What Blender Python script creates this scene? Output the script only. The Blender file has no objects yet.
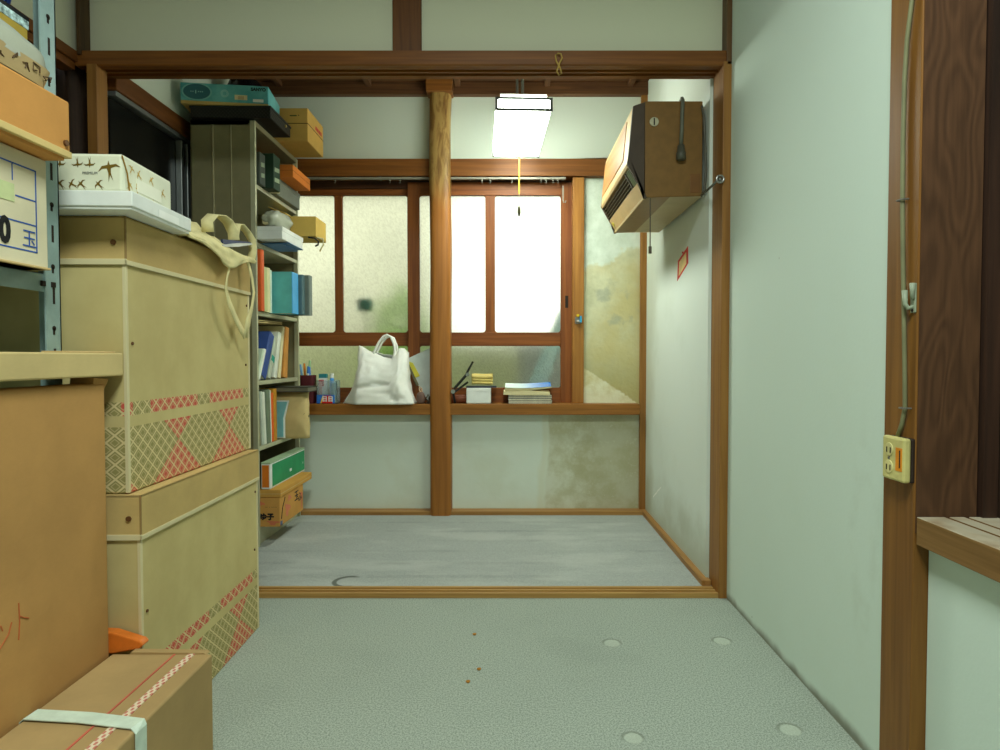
import bpy, bmesh, math, random
from mathutils import Vector, Matrix, Euler, noise as mnoise
random.seed(7)
S = bpy.context.scene
C = S.collection
PI = math.pi

# ---------------------------------------------------------------- camera
FOC, PX0, PY0, EYE = 640.0, 510.0, 375.0, 0.83
TILT = math.atan(18 / FOC)
cam_d = bpy.data.cameras.new('camera'); cam = bpy.data.objects.new('camera', cam_d); C.objects.link(cam)
cam.location = (0, 0, EYE); cam.rotation_euler = (PI / 2 - TILT, 0, 0)
cam_d.sensor_width = 36; cam_d.lens = 36 * FOC / 1000; cam_d.shift_x = -0.010
cam_d.clip_start = 0.02; S.camera = cam

def ray(px, py):
    u, v = (px - PX0) / FOC, (PY0 - py) / FOC
    return Vector((u, math.cos(TILT) + v * math.sin(TILT), -math.sin(TILT) + v * math.cos(TILT)))
def at(px, py, Y):
    d = ray(px, py); return d * (Y / d.y) + Vector((0, 0, EYE))
def atx(px, py, X):
    d = ray(px, py); return d * (X / d.x) + Vector((0, 0, EYE))
def atz(px, py, Z):
    d = ray(px, py); return d * ((Z - EYE) / d.z) + Vector((0, 0, EYE))
def zat(py, Y): return at(510, py, Y).z
def xat(px, py, Y): return at(px, py, Y).x

# ---------------------------------------------------------------- node helpers
def lin(c):
    r = []
    for v in c[:3]:
        v = v / 255
        r.append(v / 12.92 if v <= .04045 else ((v + .055) / 1.055) ** 2.4)
    return (r[0], r[1], r[2], 1)

class V:
    def __init__(s, nt, sock): s.nt, s.s = nt, sock
    def _m(s, op, *o):
        n = s.nt.nodes.new('ShaderNodeMath'); n.operation = op
        for i, x in enumerate((s,) + o):
            if isinstance(x, V): s.nt.links.new(x.s, n.inputs[i])
            else: n.inputs[i].default_value = x
        return V(s.nt, n.outputs[0])
    def __add__(s, o): return s._m('ADD', o)
    def __radd__(s, o): return s._m('ADD', o)
    def __sub__(s, o): return s._m('SUBTRACT', o)
    def __rsub__(s, o): return (s * -1) + o
    def __mul__(s, o): return s._m('MULTIPLY', o)
    def __rmul__(s, o): return s._m('MULTIPLY', o)
    def __truediv__(s, o): return s._m('DIVIDE', o)
    def abs(s): return s._m('ABSOLUTE')
    def sin(s): return s._m('SINE')
    def sqrt(s): return s._m('SQRT')
    def max(s, o): return s._m('MAXIMUM', o)
    def min(s, o): return s._m('MINIMUM', o)
    def pp(s, k): return s._m('PINGPONG', k)
    def gt(s, o): return s._m('GREATER_THAN', o)
    def lt(s, o): return s._m('LESS_THAN', o)
    def atan2(s, o): return s._m('ARCTAN2', o)
    def ss(s, a, b, lo=0., hi=1.):
        n = s.nt.nodes.new('ShaderNodeMapRange'); n.interpolation_type = 'SMOOTHSTEP'
        s.nt.links.new(s.s, n.inputs[0])
        if a > b: a, b, lo, hi = b, a, hi, lo
        for i, x in enumerate((a, b, lo, hi)): n.inputs[i + 1].default_value = x
        return V(s.nt, n.outputs[0])

class Mat:
    def __init__(s, name, rough=.7, metal=0., spec=.3):
        s.m = bpy.data.materials.new(name); s.m.use_nodes = True
        s.nt = s.m.node_tree; s.b = s.nt.nodes['Principled BSDF']
        s.b.inputs['Roughness'].default_value = rough; s.b.inputs['Metallic'].default_value = metal
        s.b.inputs['Specular IOR Level'].default_value = spec
        tc = s.nt.nodes.new('ShaderNodeTexCoord'); s.vec = tc.outputs['Object']
        sp = s.nt.nodes.new('ShaderNodeSeparateXYZ'); s.nt.links.new(s.vec, sp.inputs[0])
        s.x, s.y, s.z = (V(s.nt, sp.outputs[i]) for i in range(3))
    def xyz(s, x, y, z):
        n = s.nt.nodes.new('ShaderNodeCombineXYZ')
        for i, v in enumerate((x, y, z)):
            if isinstance(v, V): s.nt.links.new(v.s, n.inputs[i])
            else: n.inputs[i].default_value = v
        return n.outputs[0]
    def noise(s, scale, detail=3, rough=.5, vec=None, dist=0.):
        n = s.nt.nodes.new('ShaderNodeTexNoise')
        s.nt.links.new(vec or s.vec, n.inputs['Vector'])
        n.inputs['Scale'].default_value = scale; n.inputs['Detail'].default_value = detail
        n.inputs['Roughness'].default_value = rough; n.inputs['Distortion'].default_value = dist
        return V(s.nt, n.outputs[0])
    def mix(s, fac, a, b):
        n = s.nt.nodes.new('ShaderNodeMix'); n.data_type = 'RGBA'
        for k, v in ((0, fac), (6, a), (7, b)):
            if isinstance(v, V): s.nt.links.new(v.s, n.inputs[k])
            elif k == 0: n.inputs[0].default_value = v
            else: n.inputs[k].default_value = lin(v)
        return V(s.nt, n.outputs[2])
    def color(s, v):
        if isinstance(v, V): s.nt.links.new(v.s, s.b.inputs['Base Color'])
        else: s.b.inputs['Base Color'].default_value = lin(v)
    def bump(s, v, strength=.3, dist=.002):
        n = s.nt.nodes.new('ShaderNodeBump'); n.inputs['Strength'].default_value = strength
        n.inputs['Distance'].default_value = dist
        s.nt.links.new(v.s, n.inputs['Height']); s.nt.links.new(n.outputs[0], s.b.inputs['Normal'])
        return s

def sh(c, k): return tuple(max(0, min(255, v * k)) for v in c)

_c = {}
def paint(name, rgb, rough=.6, metal=0., var=.07, scale=14, bump=0., spec=.3):
    """plain coloured surface with slight procedural unevenness"""
    if name in _c: return _c[name]
    m = Mat(name, rough, metal, spec)
    n = m.noise(scale, 5, .6)
    m.color(m.mix(n.ss(.25, .75), sh(rgb, 1 - var), sh(rgb, 1 + var)))
    if bump: m.bump(m.noise(scale * 12, 3), .4, bump)
    _c[name] = m.m; return m.m

def wood(name, rgb, dark, axis='z', rough=.5, k=1.0, knots=.0):
    if name in _c: return _c[name]
    m = Mat(name, rough, 0, .35)
    a = 1.6 * k; b = 42 * k
    sc = {'x': (a, b, b), 'y': (b, a, b), 'z': (b, b, a)}[axis]
    vec = m.xyz(m.x * sc[0], m.y * sc[1], m.z * sc[2])
    g = m.noise(1.0, 5, .62, vec, .6)
    sc2 = {'x': (.5, 9, 9), 'y': (9, .5, 9), 'z': (9, 9, .5)}[axis]
    g2 = m.noise(1.0, 3, .5, m.xyz(m.x * sc2[0], m.y * sc2[1], m.z * sc2[2]), 1.2)
    rings = ((g2 * 46).sin() * .5 + .5)
    t = (g.ss(.25, .78) * .8 + rings * .2)
    m.color(m.mix(t, dark, rgb))
    m.bump(g, .25, .001)
    _c[name] = m.m; return m.m

# ---------------------------------------------------------------- mesh builder
class MB:
    def __init__(s): s.v, s.f, s.mi = [], [], []
    def add(s, vs, fs, m=0):
        o = len(s.v); s.v += [tuple(v) for v in vs]
        for f in fs: s.f.append([i + o for i in f]); s.mi.append(m)
        return s
    def box(s, x0, x1, y0, y1, z0, z1, m=0):
        x0, x1 = min(x0, x1), max(x0, x1); y0, y1 = min(y0, y1), max(y0, y1); z0, z1 = min(z0, z1), max(z0, z1)
        return s.add([(x0, y0, z0), (x1, y0, z0), (x1, y1, z0), (x0, y1, z0), (x0, y0, z1), (x1, y0, z1), (x1, y1, z1), (x0, y1, z1)],
              [(0, 3, 2, 1), (4, 5, 6, 7), (0, 1, 5, 4), (1, 2, 6, 5), (2, 3, 7, 6), (3, 0, 4, 7)], m)
    def prism(s, poly, axis, a, b, m=0):
        """poly: 2-D outline in the two other axes (in x,y,z order), extruded from a to b"""
        def P(p, t):
            return {'x': (t, p[0], p[1]), 'y': (p[0], t, p[1]), 'z': (p[0], p[1], t)}[axis]
        n = len(poly)
        vs = [P(p, a) for p in poly] + [P(p, b) for p in poly]
        fs = [list(range(n))[::-1], list(range(n, 2 * n))] + [(i, (i + 1) % n, n + (i + 1) % n, n + i) for i in range(n)]
        return s.add(vs, fs, m)
    def tube(s, pts, r, n=8, m=0, closed=False):
        pts = [Vector(p) for p in pts]; k = len(pts)
        rr = r if isinstance(r, (list, tuple)) else [r] * k
        vs, fs = [], []; up = None
        for i, p in enumerate(pts):
            a = pts[(i - 1) % k] if (closed or i > 0) else p
            b = pts[(i + 1) % k] if (closed or i < k - 1) else p
            t = (b - a).normalized()
            if up is None:
                up = Vector((0, 0, 1)) if abs(t.z) < .9 else Vector((1, 0, 0))
            e1 = (up - t * up.dot(t)).normalized(); e2 = t.cross(e1); up = e1
            for j in range(n):
                w = 2 * PI * j / n
                vs.append(p + (e1 * math.cos(w) + e2 * math.sin(w)) * rr[i])
        for i in range(k if closed else k - 1):
            for j in range(n):
                a, b = i * n + j, i * n + (j + 1) % n
                c, d = ((i + 1) % k) * n + (j + 1) % n, ((i + 1) % k) * n + j
                fs.append((a, b, c, d))
        if not closed:
            fs.append(list(range(n))[::-1]); fs.append(list(range((k - 1) * n, k * n)))
        return s.add(vs, fs, m)
    def cyl(s, p0, p1, r, r1=None, n=16, m=0): return s.tube([p0, p1], [r, r if r1 is None else r1], n, m)
    def ribbon(s, pts, w, th, side=(0, 1, 0), m=0):
        pts = [Vector(p) for p in pts]; vs, fs = [], []
        for i, p in enumerate(pts):
            t = (pts[min(i + 1, len(pts) - 1)] - pts[max(i - 1, 0)]).normalized()
            sd = side[i] if isinstance(side, list) else side
            e = Vector(sd); e = (e - t * e.dot(t)).normalized(); nn = t.cross(e)
            ww = w[i] if isinstance(w, list) else w
            for a, b in ((-1, -1), (1, -1), (1, 1), (-1, 1)): vs.append(p + e * a * ww / 2 + nn * b * th / 2)
        for i in range(len(pts) - 1):
            for j in range(4): fs.append((i * 4 + j, i * 4 + (j + 1) % 4, i * 4 + 4 + (j + 1) % 4, i * 4 + 4 + j))
        fs += [(3, 2, 1, 0), tuple((len(pts) - 1) * 4 + j for j in range(4))]
        return s.add(vs, fs, m)
    def lathe(s, prof, c=(0, 0, 0), n=20, m=0):
        vs, fs = [], []
        for r, z in prof:
            for j in range(n):
                w = 2 * PI * j / n; vs.append((c[0] + r * math.cos(w), c[1] + r * math.sin(w), c[2] + z))
        for i in range(len(prof) - 1):
            for j in range(n): fs.append((i * n + j, i * n + (j + 1) % n, (i + 1) * n + (j + 1) % n, (i + 1) * n + j))
        fs.append(list(range(n))[::-1]); fs.append(list(range((len(prof) - 1) * n, len(prof) * n)))
        return s.add(vs, fs, m)
    def grid(s, fn, nu, nv, m=0, wrap=False):
        vs = [fn(i / (nu if wrap else nu - 1), j / (nv - 1)) for j in range(nv) for i in range(nu)]
        fs = []
        for j in range(nv - 1):
            for i in range(nu if wrap else nu - 1):
                fs.append((j * nu + i, j * nu + (i + 1) % nu, (j + 1) * nu + (i + 1) % nu, (j + 1) * nu + i))
        return s.add(vs, fs, m)
    def build(s, name, mats, parent=None, bevel=0, smooth=False, loc=None, rot=None, solid=0, seg=2, sub=0):
        me = bpy.data.meshes.new(name)
        me.from_pydata(s.v, [], s.f)
        mats = mats if isinstance(mats, (list, tuple)) else [mats]
        for m in mats: me.materials.append(m)
        for p, i in zip(me.polygons, s.mi): p.material_index = i
        bm = bmesh.new(); bm.from_mesh(me)
        bmesh.ops.recalc_face_normals(bm, faces=bm.faces)
        if bevel:
            ed = [e for e in bm.edges if len(e.link_faces) == 2 and e.calc_face_angle(0) > .6]
            bmesh.ops.bevel(bm, geom=ed, offset=bevel, segments=seg, affect='EDGES', profile=.5, clamp_overlap=True)
        bm.to_mesh(me); bm.free()
        if smooth:
            for p in me.polygons: p.use_smooth = True
        o = bpy.data.objects.new(name, me); C.objects.link(o)
        if parent: o.parent = parent
        if loc: o.location = loc
        if rot: o.rotation_euler = rot
        if solid:
            md = o.modifiers.new('thickness', 'SOLIDIFY'); md.thickness = solid; md.offset = 0
        if sub:
            md = o.modifiers.new('smooth', 'SUBSURF'); md.levels = sub; md.render_levels = sub
        return o

def T(name, label, cat, loc=(0, 0, 0), rot=0, group=None):
    o = bpy.data.objects.new(name, None); C.objects.link(o); o.empty_display_size = .05
    o.location = loc; o.rotation_euler = rot if isinstance(rot, tuple) else (0, 0, rot)
    o['label'] = label; o['category'] = cat
    if group: o['group'] = group
    return o
def tag(o, label, cat, group=None):
    o['label'] = label; o['category'] = cat
    if group: o['group'] = group
    return o
def struct(o, label=None):
    o['kind'] = 'structure'
    if label: o['label'] = label
    return o
FACE = {'+x': (PI / 2, 0, PI / 2), '-y': (PI / 2, 0, 0), '-x': (PI / 2, 0, -PI / 2), '+z': (0, 0, 0)}
def lettering(body, size, loc, face, m, parent, name='lettering', align='CENTER', spin=0, sx=1.0, bold=0.):
    cu = bpy.data.curves.new('t', 'FONT'); cu.body = body; cu.size = size; cu.align_x = align; cu.align_y = 'CENTER'
    cu.extrude = .0002; cu.resolution_u = 3; cu.offset = bold
    to = bpy.data.objects.new('t', cu); C.objects.link(to)
    dg = bpy.context.evaluated_depsgraph_get(); me = bpy.data.meshes.new_from_object(to.evaluated_get(dg))
    bpy.data.objects.remove(to); me.materials.clear(); me.materials.append(m)
    R = Euler(FACE[face]).to_matrix().to_4x4() @ Matrix.Rotation(spin, 4, 'Z') @ Matrix.Diagonal((sx, 1, 1, 1))
    me.transform(Matrix.Translation(loc) @ R)
    o = bpy.data.objects.new(name, me); C.objects.link(o); o.parent = parent
    return o

# ---------------------------------------------------------------- materials of the place
Y0 = 2.186      # front face of the opening between the two rooms
YB = 3.34       # back wall
XR, XRB = .745, .706   # right walls of the front and of the back room
XL, XLB = -1.475, -1.40
ZB = .016       # floor of the back room

def plaster(name, rgb, stain=(196, 192, 150), amt=.25):
    m = Mat(name, .9, 0, .15)
    n = m.noise(1.7, 6, .6); fine = m.noise(120, 4, .6)
    c = m.mix(n.ss(.5, .8) * amt, rgb, stain)
    sp = m.noise(26, 2, .5)
    c = m.mix(sp.ss(.78, .80) * .4, c, sh(rgb, .62))
    m.color(c); m.bump(fine, .2, .0015)
    return m.m
PL = plaster('wall_plaster', (214, 226, 212))
PLD = plaster('wall_plaster_upper', (224, 226, 200), (198, 198, 164), .35)
PLB = plaster('wall_plaster_back', (218, 228, 216), (196, 200, 170), .3)

# right wall of the front room: dirt along the floor
def _pr():
    m = Mat('wall_plaster_right', .9, 0, .15)
    n = m.noise(2.2, 6, .6)
    c = m.mix(n.ss(.5, .85) * .25, (214, 230, 220), (200, 212, 192))
    d = (m.z - m.noise(9, 5) * .045).ss(.008, -.022)
    c = m.mix(d * .75, c, (100, 92, 70))
    sp = m.noise(30, 2, .5)
    c = m.mix(sp.ss(.79, .81) * .5, c, (120, 125, 110))
    st = ((m.y - 1.34) / .05); st2 = ((m.z - .45) / .2)
    rr = (st * st + st2 * st2).sqrt() + m.noise(9, 3) * .5
    c = m.mix((rr - 1.1).abs().ss(.5, .0) * m.noise(12, 3).ss(.4, .6) * .09, c, (140, 140, 110))
    m.color(c); m.bump(m.noise(110, 4, .6), .2, .0015)
    return m.m
PLR = _pr()

def _prb():
    m = Mat('wall_plaster_back_right', .9, 0, .15)
    n = m.noise(2.6, 6, .62)
    c = m.mix(n.ss(.5, .8) * .25, (224, 234, 226), (190, 200, 178))
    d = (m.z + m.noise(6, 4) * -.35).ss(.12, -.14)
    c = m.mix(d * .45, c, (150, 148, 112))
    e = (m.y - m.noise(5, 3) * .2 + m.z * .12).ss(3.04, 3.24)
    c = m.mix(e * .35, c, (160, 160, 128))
    # two scraped white streaks near the floor
    sc = ((m.z - .17) + (m.y - 3.08) * .5 + m.noise(40, 2) * .012 - .006).abs().lt(.004) * (m.y - 3.06).abs().lt(.08)
    c = m.mix(sc, c, (245, 248, 240))
    m.color(c); m.bump(m.noise(110, 4, .6), .2, .0015)
    return m.m
PLRB = _prb()

# stained panel right of the window and the stained lower panel
def _stain1():
    m = Mat('wall_plaster_stained_upper', .95, 0, .1)
    n = m.noise(9, 6, .65); n2 = m.noise(45, 4, .6); n3 = m.noise(3.2, 4, .6)
    c = m.mix(n.ss(.35, .7), (212, 214, 184), (186, 190, 160))
    zz = m.z + n3 * .30 + (m.x - .5) * -.35
    hi = (zz + n2 * .05).ss(1.47, 1.50)
    c = m.mix(hi, m.mix(n3.ss(.35, .66) * .7 + .15, c, (200, 188, 134)), m.mix(n.ss(.3, .7), (220, 230, 218), (194, 206, 190)))
    ol = (m.z + n * .1).ss(.96, .74)
    c = m.mix(ol * .6, c, (172, 162, 104))
    c = m.mix((m.noise(13, 4) * (m.z - 1.12).abs().ss(.25, .1)).ss(.52, .68) * .5, c, (150, 158, 146))
    lo = (m.z + (m.x - .385) * .66 + n2 * .03).ss(.795, .785)
    c = m.mix(lo, c, m.mix(n.ss(.4, .7), (228, 226, 196), (206, 196, 146)))
    m.color(c); m.bump(n2 + n, .7, .004)
    return m.m
def _stain2():
    m = Mat('wall_plaster_stained_lower', .95, 0, .1)
    n = m.noise(7, 6, .65); n2 = m.noise(28, 5, .65); n3 = m.noise(3.0, 4, .6)
    base = m.mix(n3.ss(.5, .75) * .3, (218, 228, 216), (196, 198, 170))
    old = m.mix(n.ss(.38, .66), (212, 216, 198), (188, 188, 156))
    old = m.mix((m.x - .32 + n * .3).ss(.1, .3) * .45, old, (166, 160, 122))
    old = m.mix(n2.ss(.58, .7) * .5, old, (210, 214, 192))
    rt = (m.x + n3 * .10 + m.z * -.06).ss(.215, .235)
    rim = (m.x + n3 * .10 + m.z * -.06 - .205).abs().ss(.03, .005)
    c = m.mix(rt, base, old)
    c = m.mix(rim * .3, c, (206, 200, 160))
    m.color(c); m.bump(n2, .4, .002)
    return m.m
ST1, ST2 = _stain1(), _stain2()

WTR = wood('post_wood', (164, 116, 56), (128, 84, 36), 'z')
WTRX = wood('beam_wood', (142, 88, 34), (104, 60, 20), 'x')
WTRY = wood('rail_wood', (132, 80, 34), (94, 54, 20), 'y')
WSILL = wood('sill_wood', (164, 108, 44), (122, 76, 26), 'x')
WTHR = wood('threshold_wood', (196, 156, 90), (156, 116, 62), 'x')
WBASE = wood('baseboard_wood', (178, 134, 76), (140, 98, 50), 'x')
WBASEY = wood('baseboard_wood_side', (178, 134, 76), (140, 98, 50), 'y')
WDK = wood('dark_board_wood', (96, 62, 40), (46, 28, 20), 'z', .6, .7)
WSASH = wood('sash_wood', (150, 88, 36), (106, 54, 20), 'z', .5)
WSASHX = wood('sash_wood_rail', (150, 88, 36), (106, 54, 20), 'x', .5)
WCEIL = wood('ceiling_board_wood', (112, 74, 42), (70, 42, 22), 'x', .6)
WCEILY = wood('ceiling_batten_wood', (112, 74, 42), (70, 42, 22), 'y', .6)
WBLACK = wood('dark_door_wood', (60, 38, 24), (34, 22, 14), 'z', .7)
WGREYSILL = wood('old_sill_wood', (146, 112, 70), (114, 82, 46), 'y', .6)

def _log():
    m = Mat('log_post_wood', .5, 0, .35)
    g = m.noise(1, 5, .6, m.xyz(m.x * 40, m.y * 40, m.z * 1.5), .5)
    c = m.mix(g.ss(.3, .7), (138, 86, 34), (164, 106, 44))
    p = m.noise(1, 4, .6, m.xyz(m.x * 26, m.y * 26, m.z * 6), 1.0)
    up = (m.z + g * .2).ss(1.66, 1.86)
    w = m.mix(p.ss(.42, .6), (160, 128, 72), (120, 86, 40))
    w = m.mix(p.ss(.6, .68), w, (78, 50, 24))
    m.color(m.mix(up, c, w)); m.bump(g + p, .3, .003)
    return m.m
WLOG = _log()

def carpet(name, a, b, back=False):
    m = Mat(name, 1.0, 0, .05)
    f = m.noise(600, 1, .6); f2 = m.noise(230, 2, .6); g = m.noise(1.6, 4, .6); w = m.noise(16, 5, .65)
    t = f * .5 + f2 * .5
    c = m.mix(t.ss(.33, .67), a, b)
    c = m.mix(g.ss(.45, .75) * .25, c, sh(a, .9))
    h = f
    if not back:
        for (px, py, r) in ((612, 643, .029), (722, 641, .030), (633, 738, .026), (790, 730, .028)):
            p = atz(px, py, 0)
            dx, dy = m.x - p.x, m.y - p.y
            d = (dx * dx + dy * dy).sqrt() + w * .006
            c = m.mix(d.ss(r, r * .8) * .5, c, (196, 206, 190))
            ring = (d - r).abs().ss(.006, .001)
            c = m.mix(ring * (dy + .01).ss(-.01, .02) * .5, c, (110, 116, 100))
            h = h - d.ss(r, r * .8) * 4
        # faint seam in the carpet
        p = atz(560, 636, 0)
        seam = (m.y - p.y + w * .004).abs().ss(.004, .001)
        c = m.mix(seam * g.ss(.45, .6) * .16, c, (190, 200, 180))
    else:
        wv = ((m.y + w * .02) * (2 * PI / .155)).sin()
        c = m.mix(wv.ss(.6, 1.) * g.ss(.35, .6) * w.ss(.3, .6) * .30, c, (128, 132, 126))
        g3 = m.noise(3.4, 5, .6, m.xyz(m.x * .6, m.y * 1.6, m.z))
        c = m.mix(g3.ss(.47, .66) * .35, c, (198, 203, 196))
        p = atz(349, 581.5, ZB)
        dx, dy = m.x - p.x, m.y - p.y
        d = (dx * dx + dy * dy).sqrt(); an = dy.atan2(dx).abs()
        cr = (d - .052).abs().ss(.012, .005) * an.ss(.9, 1.5)
        c = m.mix(cr * .8, c, (84, 88, 78))
    m.color(c); m.bump(h, .35, .002)
    return m.m
CARP = carpet('carpet_front', (124, 134, 124), (188, 198, 186))
CARPB = carpet('carpet_back', (150, 156, 153), (180, 186, 181), True)

# ---------------------------------------------------------------- the room shell
struct(MB().box(XL - .4, XR + .25, -1.6, Y0, -.05, 0).build('floor', CARP))
struct(MB().box(XLB - .1, XRB + .05, Y0 + .068, YB + .1, -.05, ZB).build('floor', CARPB))
# threshold with two sliding grooves
th = MB(); yt = [Y0 - .004, Y0 + .012, Y0 + .014, Y0 + .026, Y0 + .026, Y0 + .042, Y0 + .042, Y0 + .052, Y0 + .052, Y0 + .068, Y0 + .068, Y0 + .108]
zt = [-.02, ]
prof = [(Y0 - .004, -.03), (Y0 - .004, ZB), (Y0 + .012, ZB), (Y0 + .013, ZB - .014), (Y0 + .026, ZB - .014), (Y0 + .027, ZB), (Y0 + .038, ZB), (Y0 + .039, ZB - .014),
        (Y0 + .052, ZB - .014), (Y0 + .053, ZB), (Y0 + .068, ZB), (Y0 + .068, -.03)]
struct(MB().prism(prof, 'x', -1.45, XR + .01).build('trim_1', WTHR))

# walls of the front room
ZTOP = 2.5
struct(MB().box(XR, XR + .1, 1.23, Y0 + .1, -.02, ZTOP).build('wall_right', PLR))
# below the window on the right, and the rest of that wall
zs = .545
struct(MB().box(XR + .004, XR + .12, -1.6, 1.135, -.02, zs - .05).build('wall_right', PLR))
struct(MB().box(XR + .12, XR + .2, -1.6, 1.3, -.02, ZTOP).build('wall_right', WBLACK))
struct(MB().box(-1.8, 1.0, -1.7, -1.6, -.02, ZTOP).build('wall_rear', PL))
struct(MB().box(-1.9, 1.05, -1.7, YB + .2, ZTOP, ZTOP + .05).build('ceiling', WCEIL))
# wall over the opening: plaster between wood
zk0, zk1 = zat(78.5, Y0 + .1), zat(50.5, Y0)
struct(MB().box(XL, XR, Y0 + .045, Y0 + .085, zk1 - .02, ZTOP).build('wall_front_upper', PLD))
# lintel with grooves
kp = [(Y0, zk1), (Y0 - .002, zk0 + .004), (Y0 + .001, zk0),
      (Y0 + .03, zk0), (Y0 + .03, zk0 + .012), (Y0 + .05, zk0 + .012), (Y0 + .05, zk0), (Y0 + .06, zk0), (Y0 + .06, zk0 + .012), (Y0 + .08, zk0 + .012), (Y0 + .08, zk0), (Y0 + .105, zk0), (Y0 + .105, zk1)]
struct(MB().prism(kp, 'x', XL + .01, XR - .002).build('trim_2', WTRX))
struct(MB().box(xat(391, 25, Y0), xat(420, 25, Y0), Y0 + .025, Y0 + .09, zk1, ZTOP).build('trim_3', wood('short_post_wood', (120, 74, 30), (88, 50, 18), 'z'), bevel=.003))
# posts of the opening
xl0, xl1 = xat(88, 120, Y0), xat(98, 120, Y0)
struct(MB().box(xl0, xl1, Y0 - .004, Y0 + .055, -.02, zk0 + .005).build('trim_4', WTR, bevel=.002))
xr0, xr1 = .7175, XR + .006
struct(MB().box(xr0, xr1, Y0 - .008, Y0 + .108, -.02, zk0 + .012).build('trim_5', WTR, bevel=.002))
struct(MB().box(XR - .016, XR + .01, Y0 - .008, Y0 + .05, zk0, ZTOP).build('trim_6', wood('thin_post_wood', (112, 80, 48), (76, 50, 26), 'z'), bevel=.002))
struct(MB().box(xat(77.5, 30, Y0), xat(81.5, 30, Y0), Y0 - .008, Y0 + .05, zk1 - .015, ZTOP).build('trim_7', wood('corner_post_wood', (92, 66, 36), (62, 42, 22), 'z'), bevel=.002))
# left wall of the front room: plaster above, rail, dark door below
struct(MB().box(XL - .08, XL, -1.6, Y0 + .04, zk1 - .01, ZTOP).build('wall_left_upper', PLD))
struct(MB().box(XL - .06, XL + .02, -1.6, Y0 + .0, zk0 + .01, zk1 - .004).build('trim_8', WTRY, bevel=.003))
struct(MB().box(XL - .04, XL + .012, -1.6, Y0 - .004, zk0 - .018, zk0 + .008).build('trim_9', WTRY, bevel=.002))
dl = MB().box(XL - .10, XL - .07, .2, Y0, -.02, zk0).build('door_1', WBLACK); struct(dl)
struct(MB().box(XL - .10, XL - .0, -1.6, .2, -.02, zk0).build('wall_left', PL))

# near right: post, dark reveal board, window ledge
YP0, YP1, XP = 1.137, 1.232, .722
struct(MB().box(XP, XR + .02, YP0, YP1, -.02, ZTOP).build('trim_10', wood('near_post_wood', (144, 98, 42), (108, 68, 26), 'z'), bevel=.002))
def _board():
    m = Mat('figured_board_wood', .6, 0, .3)
    d = m.noise(2.0, 2, .45, m.xyz(m.x * 5, m.y * 5, m.z * 1.3), .2)
    r = ((d * 90).sin() * .5 + .5)
    f = m.noise(1, 3, .6, m.xyz(m.x * 120, m.y * 60, m.z * 6))
    c = m.mix(r * .28 + f * .72, (60, 40, 26), (110, 76, 52))
    m.color(c); m.bump(r, .2, .001); return m.m
struct(MB().box(XR - .02, xat(980, 300, YP0), YP0 - .002, YP0 + .03, zs - .03, ZTOP).build('trim_11', _board()))
b = MB(); xa = xat(980, 300, YP0)
b.box(xa + .004, xa + .03, YP0 - .012, YP0 + .03, zs - .03, ZTOP).box(xa + .034, xa + .05, YP0 - .02, YP0 + .03, zs - .03, ZTOP)
struct(b.build('trim_12', wood('track_wood', (74, 50, 38), (40, 28, 22), 'z')))
def _pale_top():
    m = Mat('pale_top_ledge_wood', .7, 0, .2)
    g = m.noise(1, 4, .6, m.xyz(m.x * 50, m.y * 1.8, m.z * 50))
    c = m.mix(g.ss(.3, .7), (114, 82, 44), (146, 110, 66))
    c = m.mix(m.z.gt(zs - .0012) * (m.noise(14, 4).ss(.25, .6) * .5 + .3), c, (186, 178, 156))  # top face mixed towards a patchy pale grey
    m.color(c); return m.m
sill = MB()
xs0 = XP + .003
for (a, c_) in ((xs0, xs0 + .05), (xs0 + .058, xs0 + .085), (xs0 + .093, xs0 + .2)):
    sill.box(a, c_, -1.6, YP0 - .003, zs - .05, zs)
sill.box(xs0 + .01, xs0 + .2, -1.6, YP0 - .003, zs - .05, zs - .006)
struct(sill.build('trim_13', _pale_top(), bevel=.0015))

# ---------------------------------------------------------------- back room
ZC = zat(84, YB)
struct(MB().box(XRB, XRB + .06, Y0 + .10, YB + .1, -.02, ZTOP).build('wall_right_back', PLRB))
struct(MB().box(XLB - .06, XLB, Y0 + .05, YB + .1, 1.83, ZTOP).build('wall_left_back', PLB))
struct(MB().box(XLB - .05, XLB + .012, Y0 + .10, YB, 1.775, 1.845).build('trim_14', WTRY, bevel=.003))
# aluminium sliding sash in the dark opening on the left
ALU = paint('aluminium', (168, 174, 172), .35, .8, .04)
al = bpy.data.objects.new('door_2', None); C.objects.link(al); struct(al)
MB().box(XLB - .035, XLB + .004, Y0 + .11, YB, 1.757, 1.774).build('door_rail', ALU, al, .002)
DG = paint('dark_glass', (22, 22, 20), .25, 0, .1)
MB().box(XLB - .03, XLB - .02, Y0 + .11, YB, ZB, 1.75).build('pane', DG, al)
ya = atx(184, 170, XLB).y
st = MB()
for yy in (ya - .03, ya + .02, ya + .06):
    st.box(XLB - .02, XLB + .006, yy, yy + .02, ZB, 1.75)
st.build('stile', ALU, al, .002)
struct(MB().box(XLB - .16, XLB - .10, Y0, YB + .1, -.02, ZTOP).build('wall_left_outer', WBLACK))

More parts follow.
